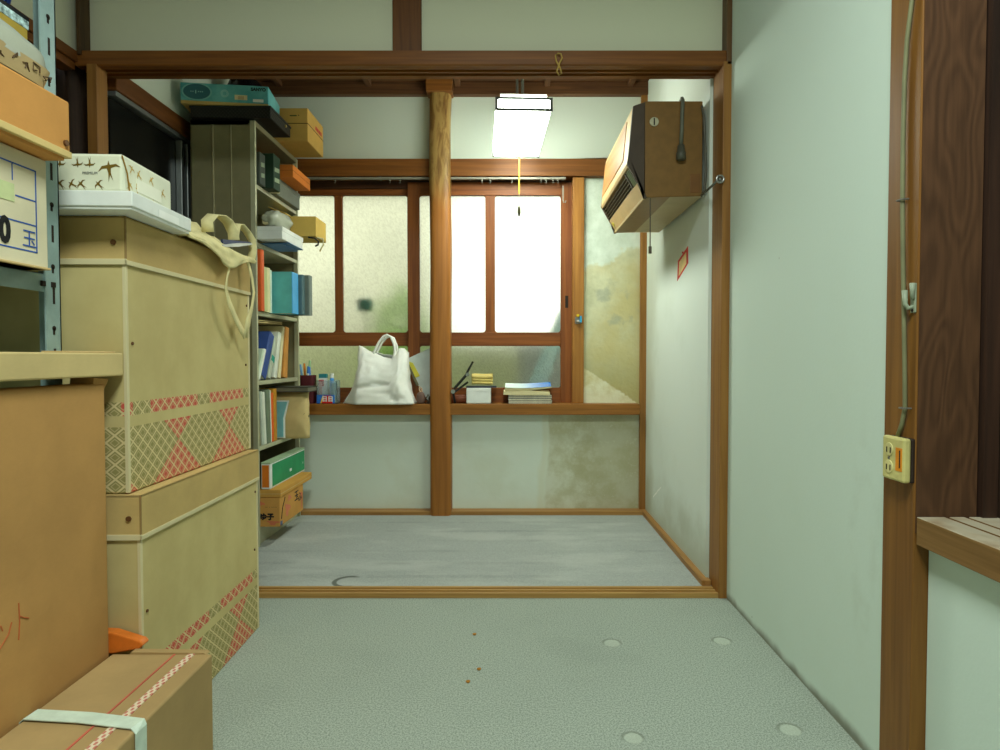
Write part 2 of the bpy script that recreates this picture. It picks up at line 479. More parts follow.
# back wall
z_t0, z_t1 = zat(97, YB), zat(158, YB)
z_n0 = zat(178, YB)
struct(MB().box(XLB - .1, XRB + .05, YB, YB + .1, z_t1 - .01, ZTOP).build('wall_back', PLB))
z_s0, z_s1 = zat(415, 3.27), zat(404, 3.27)
struct(MB().box(XLB - .1, XRB + .05, YB, YB + .1, -.02, z_s0 + .01).build('wall_back', ST2))
xj0, xj1 = xat(572.5, 300, YB - .02), xat(584, 300, YB - .02)
struct(MB().box(xj1 - .005, XRB + .05, YB, YB + .1, z_s1 - .01, z_t1).build('wall_back', ST1))
struct(MB().box(XLB - .1, -1.29, YB, YB + .1, z_s1 - .01, z_t1).build('wall_back', PLB))
struct(MB().box(XLB - .1, XRB, YB - .04, YB + .12, z_n0, zat(158.5, YB - .04)).build('trim_15', WTRX, bevel=.003))
struct(MB().box(XLB - .1, xat(640.5, 300, 3.27), 3.27, YB + .13, z_s0, z_s1).build('trim_16', WSILL, bevel=.003))
struct(MB().box(XLB, XRB - .02, 3.272, YB + .01, ZB - .01, zat(511.5, 3.272)).build('baseboard_back', WBASE, bevel=.002))
struct(MB().box(XRB - .024, XRB + .01, Y0 + .069, YB - .01, ZB - .01, ZB + .02).build('baseboard_right', WBASEY, bevel=.003))
struct(MB().box(xat(640.5, 300, 3.318), XRB + .01, 3.318, YB + .02, ZB, 2.18).build('trim_17', WTR, bevel=.002))
struct(MB().box(xj0, xj1, YB - .022, YB + .12, z_s1, z_n0).build('trim_18', wood('jamb_wood', (176, 122, 54), (138, 88, 34), 'z'), bevel=.003))
# ceiling of the back room
struct(MB().box(XLB - .1, XRB + .05, Y0 + .10, YB + .05, ZC + .0, ZC + .05).build('ceiling', WCEIL))
struct(MB().box(XLB, XRB, YB - .035, YB + .02, z_t0, ZC).build('trim_19', WCEIL, bevel=.003))
for i, x in enumerate((-1.19, -.735, -.28, .175, .60)):
    struct(MB().box(x, x + .028, Y0 + .11, YB - .03, ZC - .028, ZC).build('trim_%d' % (20 + i), WCEILY, bevel=.002))
# centre log post
xp0, xp1 = xat(429, 300, 3.255), xat(450.5, 300, 3.255)
xc, hw = (xp0 + xp1) / 2, (xp1 - xp0) / 2
def logfn(u, v):
    a = u * 2 * PI; z = ZB - .004 + v * (ZC + .02 - ZB)
    e = 5.0 - 2.2 * v
    cx_, sy_ = math.cos(a), math.sin(a)
    r = (abs(cx_) ** e + abs(sy_) ** e) ** (-1 / e)
    k = 1 + .05 * v * mnoise.noise(Vector((cx_ * 1.4, sy_ * 1.4, z * 5)))
    return (xc + hw * r * cx_ * k + .004 * v * math.sin(z * 6), 3.255 + hw + hw * r * sy_ * k, z)
lp = MB().grid(logfn, 40, 46, wrap=True); struct(lp.build('trim_25', WLOG, smooth=True))
struct(MB().prism([(xc - hw * 1.25, ZC + .02), (xc - hw * 1.2, ZC - .075), (xc + hw * 1.2, ZC - .075), (xc + hw * 1.25, ZC + .02)], 'y', 3.24, YB).build('trim_26', WTRX, bevel=.004))

# window: two wooden sashes, each with two upper panes and one lower pane
def _glass(name, tint):
    m = Mat(name, .34, 0, .4)
    m.b.inputs['Transmission Weight'].default_value = 1; m.b.inputs['IOR'].default_value = 1.2
    n = m.noise(1, 5, .7, m.xyz(m.x * 120 + m.z * 40, m.y * 120, m.z * 80))
    m.color(m.mix(n.ss(.34, .62), sh(tint, .88), tint)); m.bump(n, .8, .003)
    return m.m
GLASS = _glass('frosted_glass', (236, 244, 232))
def sash(name, xs, yc, label):
    """xs: pixel columns of left stile, mullion, right stile at the sash's own depth"""
    root = bpy.data.objects.new(name, None); C.objects.link(root); struct(root)
    X = lambda p: xat(p, 300, yc)
    zt_, zb_ = zat(183, yc), z_s1 + .0
    z1, z2, z3, z4 = zat(196, yc), zat(332.5, yc), zat(346, yc), zat(387.5, yc)
    l0, l1, m0, m1, r0, r1 = [X(p) for p in xs]
    d = .014
    f = MB()
    f.box(l0, l1, yc - d, yc + d, zb_, zt_).box(r0, r1, yc - d, yc + d, zb_, zt_).box(m0, m1, yc - d * .8, yc + d * .8, z2 - .004, z1 + .004)
    f.build('stile', WSASH, root, .002)
    g = MB()
    g.box(l1, r0, yc - d, yc + d, z1, zt_).box(l1, r0, yc - d * .9, yc + d * .9, z3, z2).box(l1, r0, yc - d, yc + d, zb_, z4)
    g.build('rail', WSASHX, root, .002)
    def pane(a, b, c, e, rnd):
        p = MB().box(a - .004, b + .004, yc - .002, yc + .002, c - .004, e + .004).build('pane', GLASS, root)
        # rounded corner fillets of the wooden beading
        q = MB()
        for (px_, pz_, sx, sz) in ((a, c, 1, 1), (b, c, -1, 1), (a, e, 1, -1), (b, e, -1, -1)):
            pts = [(px_, pz_)] + [(px_ + sx * rnd * (1 - math.sin(t)), pz_ + sz * rnd * (1 - math.cos(t))) for t in [i * PI / 2 / 6 for i in range(7)]]
            q.prism(pts, 'y', yc - .008, yc - .002)
        q.build('beading', WSASH, root)
    pane(l1, m0, z2, z1, .016); pane(m1, r0, z2, z1, .016); pane(l1, r0, z4, z3, .012)
    if name == 'window_2':
        MB().box((r0 + r1) / 2 - .008, (r0 + r1) / 2 + .008, yc - d - .001, yc - d + .003, zat(308, yc), zat(296, yc)).build('finger_pull', paint('dark_metal', (50, 42, 34), .5, .5), root)
    else:
        MB().cyl(((r0 + r1) / 2, yc - d - .003, zat(294, yc)), ((r0 + r1) / 2, yc - d + .002, zat(294, yc)), .008).build('lock_hole', paint('brass', (150, 120, 60), .4, .8), root)
    return root
sash('window_1', (258, 270, 335.5, 343.5, 408, 420), 3.415, None)
sash('window_2', (408.5, 420, 485.5, 495, 560.5, 572.5), 3.384, None)
struct(MB().box(-1.30, xj0 + .01, YB + .05, YB + .13, zat(186, YB), z_n0 + .005).build('trim_27', wood('shaded_head_wood', (84, 50, 26), (54, 32, 18), 'x')))  # shade of the recess is painted into this dark wood colour

# curtain rail with its runners
t = T('curtain_rail', 'pale metal curtain rail with small runners along the top of the frosted window', 'curtain rail', (0, 3.315, zat(178.5, 3.315)))
RM = paint('rail_metal', (140, 138, 126), .5, .2)
x0_, x1_ = -1.2, xat(566, 180, 3.315)
MB().box(x0_, x1_, -.007, .007, -.006, .006).build('rail', RM, t, .002)
for px in (482, 490, 512, 541, 546, 553, 558, 335, 390, 400):
    x = xat(px, 180, 3.315)
    MB().cyl((x, 0, -.006), (x, 0, -.012), .004, n=8).tube([(x, 0, -.012), (x + .003, 0, -.018), (x, 0, -.024), (x - .004, 0, -.02)], .0012, 6).build('runner', RM, t)
for px in (563, 470, 380):
    x = xat(px, 180, 3.315)
    MB().box(x - .006, x + .006, -.002, .026, -.004, .018).build('bracket', RM, t, .001)
t2 = T('curtain_hook', 'small metal hook hanging at the right end of the curtain rail', 'hook', (xat(563, 190, 3.32), 3.315, zat(186, 3.32)))
MB().box(-.003, .003, -.002, .002, -.075, .0).build('shank', RM, t2)
MB().tube([(0, 0, -.072), (.004, 0, -.085), (.012, 0, -.086), (.014, 0, -.076)], .003, 6).build('hook_tip', RM, t2)

# window catch on the jamb
t = T('window_catch', 'metal window catch with blue and yellow tape on the right window jamb', 'catch', (xat(578, 316, YB - .022), YB - .022, zat(323, YB - .022)))
STL = paint('steel', (150, 150, 146), .35, .8)
MB().box(-.016, .016, -.004, .0, -.004, .03).build('plate', STL, t, .002)
MB().cyl((-.012, -.012, .006), (.016, -.012, .006), .007).build('bolt', STL, t, smooth=True)
MB().box(.008, .018, -.020, -.003, .002, .036).build('blue_tape', paint('sky_blue_tape', (60, 160, 210), .4), t, .002)
MB().box(-.008, .006, -.012, -.003, .032, .044).build('yellow_tape', paint('yellow_tape', (224, 190, 40), .4), t, .002)
# ================================================================ THINGS
def card(name, rgb, var=.06):
    if name in _c: return _c[name]
    m = Mat(name, .85, 0, .15)
    n = m.noise(5, 5, .6); f = m.noise(1, 3, .6, m.xyz(m.x * 90, m.y * 90, m.z * 260))
    m.color(m.mix(n.ss(.3, .7) * .7 + f * .3, sh(rgb, 1 - var), sh(rgb, 1 + var)))
    m.bump(f, .12, .0008); _c[name] = m.m; return m.m
KRAFT = card('kraft_card', (186, 142, 86)); KRAFT2 = card('pale_kraft_card', (206, 184, 130)); KRAFT3 = card('dull_kraft_card', (172, 144, 98))
EDGE = card('cut_card_edge', (206, 178, 126)); INK = paint('black_ink', (24, 24, 26), .7); INKB = paint('blue_ink', (50, 90, 170), .7); INKR = paint('red_ink', (196, 60, 48), .7)
INKG = paint('grey_ink', (110, 112, 108), .7); WHITE = paint('white_card', (232, 236, 232), .6, var=.03); DARK = paint('dark_hole', (40, 30, 22), .8)
RUST = paint('rusty_staple', (112, 76, 44), .6, .4); GOLD = paint('gold_ink', (150, 116, 36), .6); CREAM = paint('cream_paper', (226, 214, 168), .8, var=.04)
PAPER = paint('paper_edges', (226, 222, 200), .9, var=.06, scale=60); STEEL = paint('steel_bright', (160, 164, 160), .3, .9)

# ---------------------------------------------------------------- two big clothes cartons with lids
def _pattern():
    m = Mat('carton_diamond_print', .85, 0, .15)
    n = m.noise(5, 5, .6)
    base = m.mix(n.ss(.3, .7), (192, 174, 120), (206, 190, 134))
    u, z = m.x + m.y + m.x.lt(-.004) * .10, m.z
    p = .030
    a, b = (u * .82 + z) / p, (u * .82 - z) / p
    A, B = a.pp(.5), b.pp(.5)
    d = A.min(B)
    line = d.lt(.085); inner = (A.max(B)).gt(.36) * 1.0
    ring = d.gt(.2) * d.lt(.29)
    d1 = (u - .207).pp(.1435)
    red1 = d1.lt(((z - .088).abs()) * 1.3)
    d2 = (u - .34).pp(.1435); red2 = d2.gt(.034)
    wide = z.lt(.137); nar = z.gt(.160) * z.lt(.188)
    isred = wide * red1 + nar * red2
    ink = m.mix(isred, (152, 142, 90), (204, 92, 78))
    lightc = (214, 196, 146)
    pat = m.mix((line + ring * .55).min(1.0), ink, lightc)
    c = m.mix((wide + nar).min(1.0), base, pat)
    m.color(c); return m.m
CLOTH = _pattern(); BOXLID = card('lid_card', (196, 168, 110)); STRIP = card('edging_tape', (214, 202, 160), .03)
def clothes_box(label, x, y, z, w, d, hb, ht, lidover, dx=0):
    t = T('clothes_carton', label, 'cardboard box', (x, y, z), dx, 'lidded clothes cartons')
    MB().box(-w, 0, 0, d, 0, ht - .012).build('body', CLOTH, t, .004)
    MB().prism([(-.006, -.0012), (.0015, -.0015), (.0013, .007), (-.003, .007), (-.006, .002)], 'z', .002, hb).build('edge_strip', STRIP, t, .0008)
    MB().box(-.003, .0012, d - .010, d + .001, .002, hb).build('edge_strip', STRIP, t, .0008)
    o = .004
    l = MB()
    l.box(-w - o, o, -o, d + o, ht - .006, ht)
    l.box(-w - o, o, -o, -.0008, hb, ht).box(-w - o, o, d + .0008, d + o, hb, ht).box(.0008, o, -o, d + o, hb, ht).box(-w - o, -w - .0008, -o, d + o, hb, ht)
    l.build('lid', BOXLID, t, .002)
    e = MB().box(-w - o, o + .001, -o - .001, -.001, hb - .0, hb + .012).box(.001, o + .001, -o - .001, d + o, hb, hb + .010)
    e.build('lid_hem', STRIP, t, .0008)
    MB().box(.0015, o + .0006, -o - .0006, -.001, hb, ht).build('lid_corner_seam', card('seam_card', (150, 122, 78)), t)  # corner joint in a darker card tone
    for (px, py, pz) in ((-.02, -o, hb + .045),): MB().cyl((px, py - .003, pz), (px, py + .002, pz), .0055, n=10).build('rivet', RUST, t)
    for (py, pz) in ((.02, hb * .66), (d - .03, hb * .55), (d - .02, hb * .93)): MB().cyl((-.001, py, pz), (.0025, py, pz), .0035, n=8).build('rivet', RUST, t)
    return t
Yb = 1.306
clothes_box('lower big lidded carton with red and olive diamond print standing on the grey carpet', -.758, Yb - .004, 0, .48, .640, .455, .548, 0, .020)
clothes_box('upper big lidded carton with red and olive diamond print, stacked on its twin', -.782, Yb, .549, .45, .645, .468, .566, 0, .019)
ZT = .549 + .566

# white flat box and the wrapped ream lying on top
t = T('flat_white_box', 'flat white cardboard box lying under the bird-patterned packet', 'box', (-.735, 1.252, ZT + .001), .05)
MB().box(-.40, 0, 0, .25, 0, .028).build('tray', WHITE, t, .002)
MB().box(-.403, .003, -.003, .253, .006, .036).build('lid', WHITE, t, .002)
MB().box(.0032, .0036, .10, .19, .008, .024).build('sticker', paint('sticker_white', (246, 248, 244), .5, var=.02), t)
ru = random.Random(3)
t = T('paper_packet', 'white paper packet printed with gold swallows on the flat white box', 'packet', (-.757, 1.262, ZT + .0375), .05)
BIRD = paint('packet_paper', (226, 228, 204), .55, var=.03)
pk = MB()
pw, pd, ph = .36, .20, .075
pk.box(-pw, 0, 0, pd, 0, ph)
pk.build('wrapper', BIRD, t, .006)
def swallow(o, e1, e2, s, rot):
    pts = [(0, 1), (.12, .55), (.75, .62), (1.2, .25), (.7, .38), (.2, .2), (.18, -.3), (.35, -1.1), (.08, -.5), (-.12, -1.25), (-.08, -.3), (-.2, .2), (-.65, .18), (-1.1, -.12), (-.7, .45), (-.12, .55)]
    c, si = math.cos(rot), math.sin(rot)
    return [o + e1 * (s * (x * c - y * si)) + e2 * (s * (x * si + y * c)) for x, y in pts]
SW = [paint('gold_ink_dark', (112, 88, 26), .6), paint('gold_ink_pale', (190, 156, 70), .6)]
def putbird(face, a, b, s, rot):
    if face == 'f': o, e1, e2 = Vector((a, -.0006, b)), Vector((1, 0, 0)), Vector((0, 0, 1))
    else: o, e1, e2 = Vector((.0006, a, b)), Vector((0, 1, 0)), Vector((0, 0, 1))
    v = swallow(o, e1, e2, s, rot); cen = sum(v, Vector()) / len(v)
    MB().add(v, [list(range(len(v)))]).build('printed_swallow', SW[0 if face == 'f' else 1], t)
for a in (-.118, -.085, -.062, -.30, -.25, -.20): putbird('f', a, .056, .010, PI + ru.uniform(-.2, .2))
for a in (-.118, -.095, -.078, -.045, -.15, -.19, -.24, -.28, -.32): putbird('f', a, .013, .010, PI * .25 + ru.uniform(-.2, .3))
putbird('f', -.026, .042, .019, .05)
for a, b in ((.03, .052), (.06, .048), (.055, .02), (.11, .05), (.12, .02), (.16, .035), (.022, .018)): putbird('r', a, b, .011, ru.uniform(-1, 2))
MB().box(-.001, .0012, .05, .15, .014, .040).build('sticker', paint('sticker_cream', (238, 238, 218), .5, var=.02), t)
lettering('PREMIUM', .007, (-.062, -.0008, .036), '-y', INKG, t); lettering('PREMIUM', .007, (-.145, -.0008, .034), '-y', INKG, t)
MB().tube([(-.0005, -.001, ph - .004), (.002, .012, .04), (.001, .022, .006)], .0016, 6).build('wrapper_fold', GOLD, t)

# ---------------------------------------------------------------- cloth bag with straps over the carton edge
t = T('cloth_bag', 'crumpled cream cloth bag with dangling straps on the far end of the carton lid', 'bag', (-.80, 1.75, ZT + .003))
CANVAS = paint('cream_canvas', (226, 214, 160), .9, var=.06, scale=20, bump=.001)
XE = -.776 + .80   # lid edge, in the bag's own frame
def bagfn(u, v):
    y = -.23 + u * .40
    w = v * .30
    h = .066 * math.sin(min(1, max(0, (u * 1.08)) ) * PI) * (1 if v < .6 else 1)
    lump = .034 * mnoise.noise(Vector((u * 6, v * 5, 1.3))) + .022 * mnoise.noise(Vector((u * 14, v * 12, 4)))
    hang = .010 + .042 * math.exp(-((u - .56) / .22) ** 2) + .012 * max(0, u - .6)
    if w < .21:
        k = w / .21
        x = XE - .19 + k * .196; z = max(.002, h * math.sin(PI * min(1, .12 + k * .86)) + lump * .8 * (math.sin(k * PI)) + .004)
    else:
        k = (w - .21) / .09
        x = XE + .008 + .008 * math.sin(k * 2) + .006 * mnoise.noise(Vector((u * 9, k * 3, 2))); z = .006 - k * hang
    return (x, y, z)
MB().grid(bagfn, 40, 30).build('bag_body', CANVAS, t, smooth=True, solid=.003)
o0 = Vector((-.80, 1.75, ZT + .003))
def L(px, py, X): return atx(px, py, X) - o0
pts = [L(*p) for p in ((208, 232, -.80), (207, 221, -.80), (213, 214.5, -.80), (221, 216, -.80), (228, 222, -.795), (233, 232, -.79), (234, 240, -.785))]
MB().ribbon(pts, .03, .003, (1, .3, 0)).build('strap', CANVAS, t, smooth=True)
pts = [L(*p) for p in ((235, 236, -.79), (237, 224, -.79), (241, 225, -.785), (247, 232, -.78), (252, 240, -.775), (253, 250, -.772), (251, 261, -.771))]
MB().ribbon(pts, .022, .002, (1, .2, 0)).build('strap', CANVAS, t, smooth=True)
pts = [L(*p) for p in ((228, 262, -.767), (229, 269, -.767), (227, 278, -.766), (226, 288, -.764), (229, 302, -.763), (235, 317, -.762), (241, 329, -.761), (245, 336, -.761))]
MB().ribbon(pts, [.014, .012, .006, .012, .022, .024, .024, .022], .002, (0, 1, .0)).build('strap', CANVAS, t, smooth=True)
pts = [L(*p) for p in ((245.5, 336, -.760), (248, 322, -.760), (252, 307, -.761), (254, 292, -.762), (252, 278, -.765), (249, 266, -.768), (246, 257, -.768))]
MB().ribbon(pts, [.024, .03, .014, .014, .018, .016, .014], .002, (0, 1, .0)).build('strap', CANVAS, t, smooth=True)
cl = MB()
p0, p1 = L(221, 246, -.775), L(251, 244, -.772)
cl.ribbon([p0, p0.lerp(p1, .5), p1], [.006, .010, .004], .008, (0, 0, 1))
p0, p1 = L(222, 243, -.785), L(250, 243, -.777)
cl.ribbon([p0, p1], [.02, .006], .006, (0, 0, 1), 1)
cl.build('metal_clasp', [STEEL, paint('navy', (50, 60, 96), .5)], t)['label'] = 'dark blue and silver metal clasp'

# ---------------------------------------------------------------- steel rack on the left
t = T('steel_rack', 'blue-grey slotted steel storage rack in the left foreground', 'shelving rack', (-.862, 1.232, 0))
RACK = paint('rack_paint', (146, 170, 168), .5, .1)
for (x, y, sx, sy) in ((0, 0, -1, -1), (0, -.9, -1, 1), (-.36, 0, 1, -1), (-.36, -.9, 1, 1)):
    p = MB().box(x, x + sx * .003, y, y + sy * .04, 0, 1.75).box(x, x + sx * .04, y, y + sy * .003, 0, 1.75)
    for k in range(29):
        z = .06 + k * .058
        xx = x + .0004 if sx < 0 else x - .0004
        if k % 2:
            p.box(xx, xx - sx * -.0002, y + sy * .016, y + sy * .022, z, z + .032, 1)
        else:
            p.cyl((xx - .0003, y + sy * .02, z + .012), (xx + .0003, y + sy * .02, z + .012), .005, n=10, m=1)
            p.box(xx - .0003, xx + .0003, y + sy * .018, y + sy * .023, z, z + .012, 1)
    p.build('upright', [RACK, DARK], t)
for z in (.10, .50, .985, 1.68):
    s = MB().box(-.36, -.003, -.9, -.001, z - .003, z).box(-.006, -.003, -.9, -.004, z - .034, z).box(-.36, -.357, -.9, -.004, z - .034, z)
    s.build('shelf', RACK, t, .001)
    MB().box(-.003, .0015, -.05, -.04, z - .024, z - .014).box(-.003, .003, -.026, -.016, z - .024, z - .014).build('bolt', DARK, t, .001)

# carton printed with blue frame
t = T('printed_carton', 'white carton with blue printed frame on the steel rack shelf', 'cardboard box', (-.834, 1.162, .9865))
WC = card('white_carton_card', (222, 212, 180), .04)
MB().box(-.30, 0, -.40, 0, 0, .196).build('carton_body', WC, t, .003)
MB().box(-.302, .003, -.402, .002, .0, .004).build('bottom_flap', EDGE, t, .001)
fr = MB(); xx = .0006
for (a, b, c, d) in ((-.40, -.027, .168, .1705), (-.40, -.027, .026, .0285), (-.0295, -.027, .026, .1705), (-.075, -.028, .115, .1175), (-.40, -.028, .072, .0745), (-.082, -.080, .140, .170)):
    fr.box(-.0001, xx, a, b, c, d)
fr.build('printed_frame', INKB, t)
lettering('玉', .034, (.0008, -.046, .046), '+x', INKB, t)
lettering('0', .058, (.0008, -.100, .052), '+x', INK, t, sx=.8, bold=.003)
lettering('50', .058, (.0008, -.185, .052), '+x', INK, t, sx=.8, bold=.003)
lettering('白', .034, (.0008, -.130, .150), '+x', INK, t, bold=.001)
MB().box(0, .001, -.15, -.078, .104, .134).build('tape_patch', paint('pale_green_tape', (196, 206, 150), .5), t)

# orange box
t = T('orange_box', 'orange-tan flat box with pale bottom edge jutting from the upper rack', 'box', (-.800, atx(70, 120, -.80).y, 1.1845))
ORG = card('orange_card', (206, 148, 82), .05)
MB().box(-.30, 0, -.45, 0, .012, .108).build('box_lid', ORG, t, .004)
MB().box(-.299, .0015, -.45, .0015, .006, .018).build('pale_edge', card('pale_board', (216, 190, 128)), t, .001)
MB().box(-.285, -.006, -.44, -.008, 0, .010).build('box_base', ORG, t, .001)
MB().cyl((-.001, -.014, .03), (.004, -.014, .03), .0055, n=10).build('stud', RUST, t)
# translucent bag of printed contents on it
t = T('plastic_bag', 'clear plastic bag of printed packets on top of the orange box', 'bag', (-.84, 1.0, 1.2935))
def bagp(u, v):
    a = u * 2 * PI; b = v * PI
    e = .6
    cx, sx_ = math.copysign(abs(math.cos(a)) ** e, math.cos(a)), math.copysign(abs(math.sin(a)) ** e, math.sin(a))
    r = math.sin(b) ** .6
    k = 1 + .08 * mnoise.noise(Vector((cx * 2, sx_ * 2, v * 6)))
    return (.036 * cx * r * k, .160 * sx_ * r * k, .042 - .042 * math.cos(b) * k)
def _cling():
    m = Mat('clear_plastic', .25, 0, .5); m.b.inputs['Transmission Weight'].default_value = .35; m.color((206, 212, 196)); m.bump(m.noise(40, 3), .5, .002); return m.m
CLEAR = _cling()
MB().grid(bagp, 36, 18, wrap=True).build('bag_film', CLEAR, t, smooth=True)
MB().grid(lambda u, v: (.031 * math.copysign(abs(math.cos(u * 2 * PI)) ** .4, math.cos(u * 2 * PI)) + .006, .155 * math.copysign(abs(math.sin(u * 2 * PI)) ** .4, math.sin(u * 2 * PI)) * (.85 + .12 * v), .001 + .036 * v), 36, 4, wrap=True).build('contents', card('brown_packet', (176, 152, 108)), t, smooth=True)
q = MB(); rs = random.Random(4)
for i in range(9):
    y_ = .125 - i * .026; z_ = .020 + .006 * (i % 2)
    q.tube([(.0375, y_ + rs.uniform(-.012, .012), z_ + rs.uniform(-.008, .008)) for _ in range(5)], .0012, 5)
q.build('print', paint('brown_ink', (84, 62, 36), .6), t)
# yellow box
t = T('yellow_box', 'yellow box with blue patterned top edge at the top left of the rack', 'box', (-.882, atx(28, 20, -.882).y, 1.2935))
MB().box(-.22, 0, -.40, 0, 0, .150).build('box_body', card('yellow_card', (178, 152, 66)), t, .003)
MB().box(-.221, .001, -.401, .001, .134, .150).build('patterned_band', paint('speckle_blue', (150, 190, 190), .5, 0, .5, 90), t, .001)
MB().box(-.221, .0015, -.401, .0015, .150, .157).build('lid_edge', INK, t, .001)
t = T('blue_wrap', 'bright blue wrapped bundle on top of the yellow box', 'bundle', (-.91, 1.14, 1.4505))
MB().grid(lambda u, v: (.026 * math.cos(u * 2 * PI) * math.sin(v * PI) ** .5, .035 * math.sin(u * 2 * PI) * math.sin(v * PI) ** .5, .025 - .025 * math.cos(v * PI) + .004 * math.sin(u * 19)), 24, 12, wrap=True).build('wrapping', paint('bright_blue', (50, 90, 210), .4), t, smooth=True)

# flat carton at eye level and the tall brown carton under it
t = T('flat_carton', 'flat pale cardboard carton lying on top of the tall brown carton', 'cardboard box', (-.785, 1.300, .792))
MB().box(-.075, 0, -.75, 0, 0, .046).build('carton_body', KRAFT2, t, .003)
MB().box(-.05, -.004, -.16, -.02, .046, .049).build('top_flap', EDGE, t, .001)
t = T('tall_carton', 'tall brown cardboard carton with red handwriting in the left foreground', 'cardboard box', (-.800, 1.264, 0))
MB().box(-.056, 0, -.70, 0, 0, .778).build('carton_body', KRAFT, t, .006, seg=3)
fl = MB().prism([(-.028, .790), (.018, .786), (.014, .780), (.002, .766), (-.006, .768), (-.03, .778)], 'x', -.05, -.004)
fl.build('top_flap', KRAFT, t, .001)
hw_ = MB()
def stroke(pts, r=.0010): hw_.tube([(.0006, *(Vector(at_ := atx(px, py, -.799)) - Vector((-.8, 1.264, 0)))[1:]) for px, py in pts], r, 6)
stroke([(19, 603), (20, 622), (19, 640)]); stroke([(20, 616), (24, 617.5), (29, 618)])
stroke([(12, 622), (9, 634), (0, 649)]); stroke([(1, 626), (3, 631)]); 
hw_.build('handwriting', paint('red_marker', (190, 104, 58), .7), t)
# strapped carton on the floor
t = T('strapped_carton', 'low cardboard carton tied with a white band on the carpet', 'cardboard box', (-.594, 1.262, 0))
MB().box(-.200, 0, -.62, 0, 0, .238).build('carton_body', KRAFT3, t, .004)
MB().prism([(-.165, .237), (-.010, .237), (-.016, .241), (-.16, .243)], 'y', -.004, .012).build('top_flap', KRAFT3, t, .001)
MB().box(-.075, -.0715, -.62, .0, .2375, .2392).build('red_line', paint('faded_red', (190, 96, 76), .7), t)
def _lace():
    m = Mat('printed_tape', .7); c = (m.y * 330).sin() * (m.x * 600).sin()
    m.color(m.mix(c.gt(.15), (222, 206, 178), (196, 120, 104))); return m.m
MB().box(-.046, -.033, -.62, .006, .2376, .2396).build('printed_tape', _lace(), t)
bd = MB(); zz_ = .240
bd.ribbon([(-.202, -.225, .06), (-.202, -.225, zz_ - .003), (-.195, -.225, zz_ + .002), (-.10, -.234, zz_ + .002), (-.004, -.250, zz_ + .001), (.0022, -.252, zz_ - .006), (.0024, -.256, .01)], .030, .0016, (0, 1, 0))
bd.build('packing_band', paint('white_band', (206, 222, 206), .35, var=.05, scale=40), t)
# orange wedge squeezed between carton and box
t = T('orange_wedge', 'orange pointed plastic piece sticking out from behind the tall brown carton', 'plastic piece', (-.80, 1.272, .262))
wp = [(-.12, -.03), (0, -.030), (.052, -.020), (.062, -.012), (.056, -.004), (.0, .014), (-.12, .02)]
MB().prism(wp, 'y', 0, .024).build('wedge', paint('orange_plastic', (222, 118, 40), .4), t, .003)

# ---------------------------------------------------------------- steel bookcase
BX, BY0, BY1 = -1.075, 2.72, 3.262
t = T('steel_bookcase', 'olive grey steel bookcase crammed with books and boxes beside the frosted window', 'bookcase', (BX, BY0, ZB))
BK = paint('bookcase_paint', (136, 130, 98), .42, .1, .04); BKL = paint('bookcase_edge_paint', (182, 182, 152), .4, .1, .04)
HB = 1.826 - ZB; D = .27; W = BY1 - BY0
sp = MB().box(-D, 0, 0, .010, 0, HB)
sp.prism([(-.182, .001), (-.178, -.006), (-.174, -.006), (-.170, .001)], 'z', .03, HB - .02).prism([(-.105, .001), (-.101, -.003), (-.099, -.003), (-.095, .001)], 'z', .03, HB - .02)
sp.build('side_panel', BK, t, .001)
MB().box(-D, 0, W - .010, W, 0, HB).build('side_panel', BK, t, .001)
MB().box(-D, -D + .004, 0, W, .08, HB).build('back_panel', BK, t)
MB().box(-D, .001, 0, W, HB - .022, HB).build('top_panel', BK, t, .001)
MB().box(-.02, .002, -.001, .014, 0, HB).box(-.02, .002, W - .014, W + .001, 0, HB).build('front_edge', BKL, t, .002)
MB().box(-D, -.012, .01, W - .01, 0, .082).build('plinth', BKL, t)
SH = [.098, .443, .727, 1.026, 1.32, 1.566]
for z in SH: MB().box(-D + .005, -.003, .011, W - .011, z - .018 - ZB, z - ZB).build('shelf', BKL, t, .002)

def book(label, y, z, th, dep, h, col, x=BX - .005, lean=0, title=None, grp='books and files in the steel bookcase', paper=True, name='book'):
    """upright book whose spine faces the room; y is its near side"""
    b = T(name, label, 'book' if name == 'book' else 'file', (x, y, z + .001 + (th * math.sin(-lean) if lean < 0 else 0)), (lean, 0, 0), grp)
    e = .0022
    MB().prism([(-dep, 0), (-.004, 0), (0, .004), (0, th - .004), (-.004, th), (-dep, th), (-dep, th - e), (-e * 2, th - e), (-e * 2, e), (-dep, e)], 'z', 0, h).build('cover', col, b, .0006)
    if paper: MB().box(-dep + .004, -e * 2, e, th - e, .003, h - .003).build('pages', PAPER, b)
    return b
p_ = lambda n, c: paint(n, c, .55, 0, .05)
OR, TEAL, SKY, GRY = p_('orange_cover', (214, 92, 36)), p_('teal_cover', (98, 184, 186)), p_('sky_blue_cover', (84, 170, 226)), p_('grey_cover', (112, 124, 118))
BLU, GRN, WHT, CRM, MUS = p_('blue_cover', (52, 78, 142)), p_('grey_green_cover', (136, 152, 128)), p_('white_cover', (224, 228, 214)), p_('cream_cover', (222, 212, 168)), p_('mustard_cover', (196, 140, 46))
z3 = SH[3]
book('tall orange book at the near end of the teal binder shelf', 2.738, z3, .034, .20, .262, OR, x=BX + .016)
book('thin cream book with green lettered spine next to the tall orange book', 2.775, z3, .040, .18, .194, p_('green_speck_cover', (190, 196, 140)), x=BX + .012)
book('plain cream-yellow book between the speckled cream book and the white one', 2.818, z3, .038, .18, .196, p_('pale_yellow_cover', (228, 222, 172)), x=BX + .010)
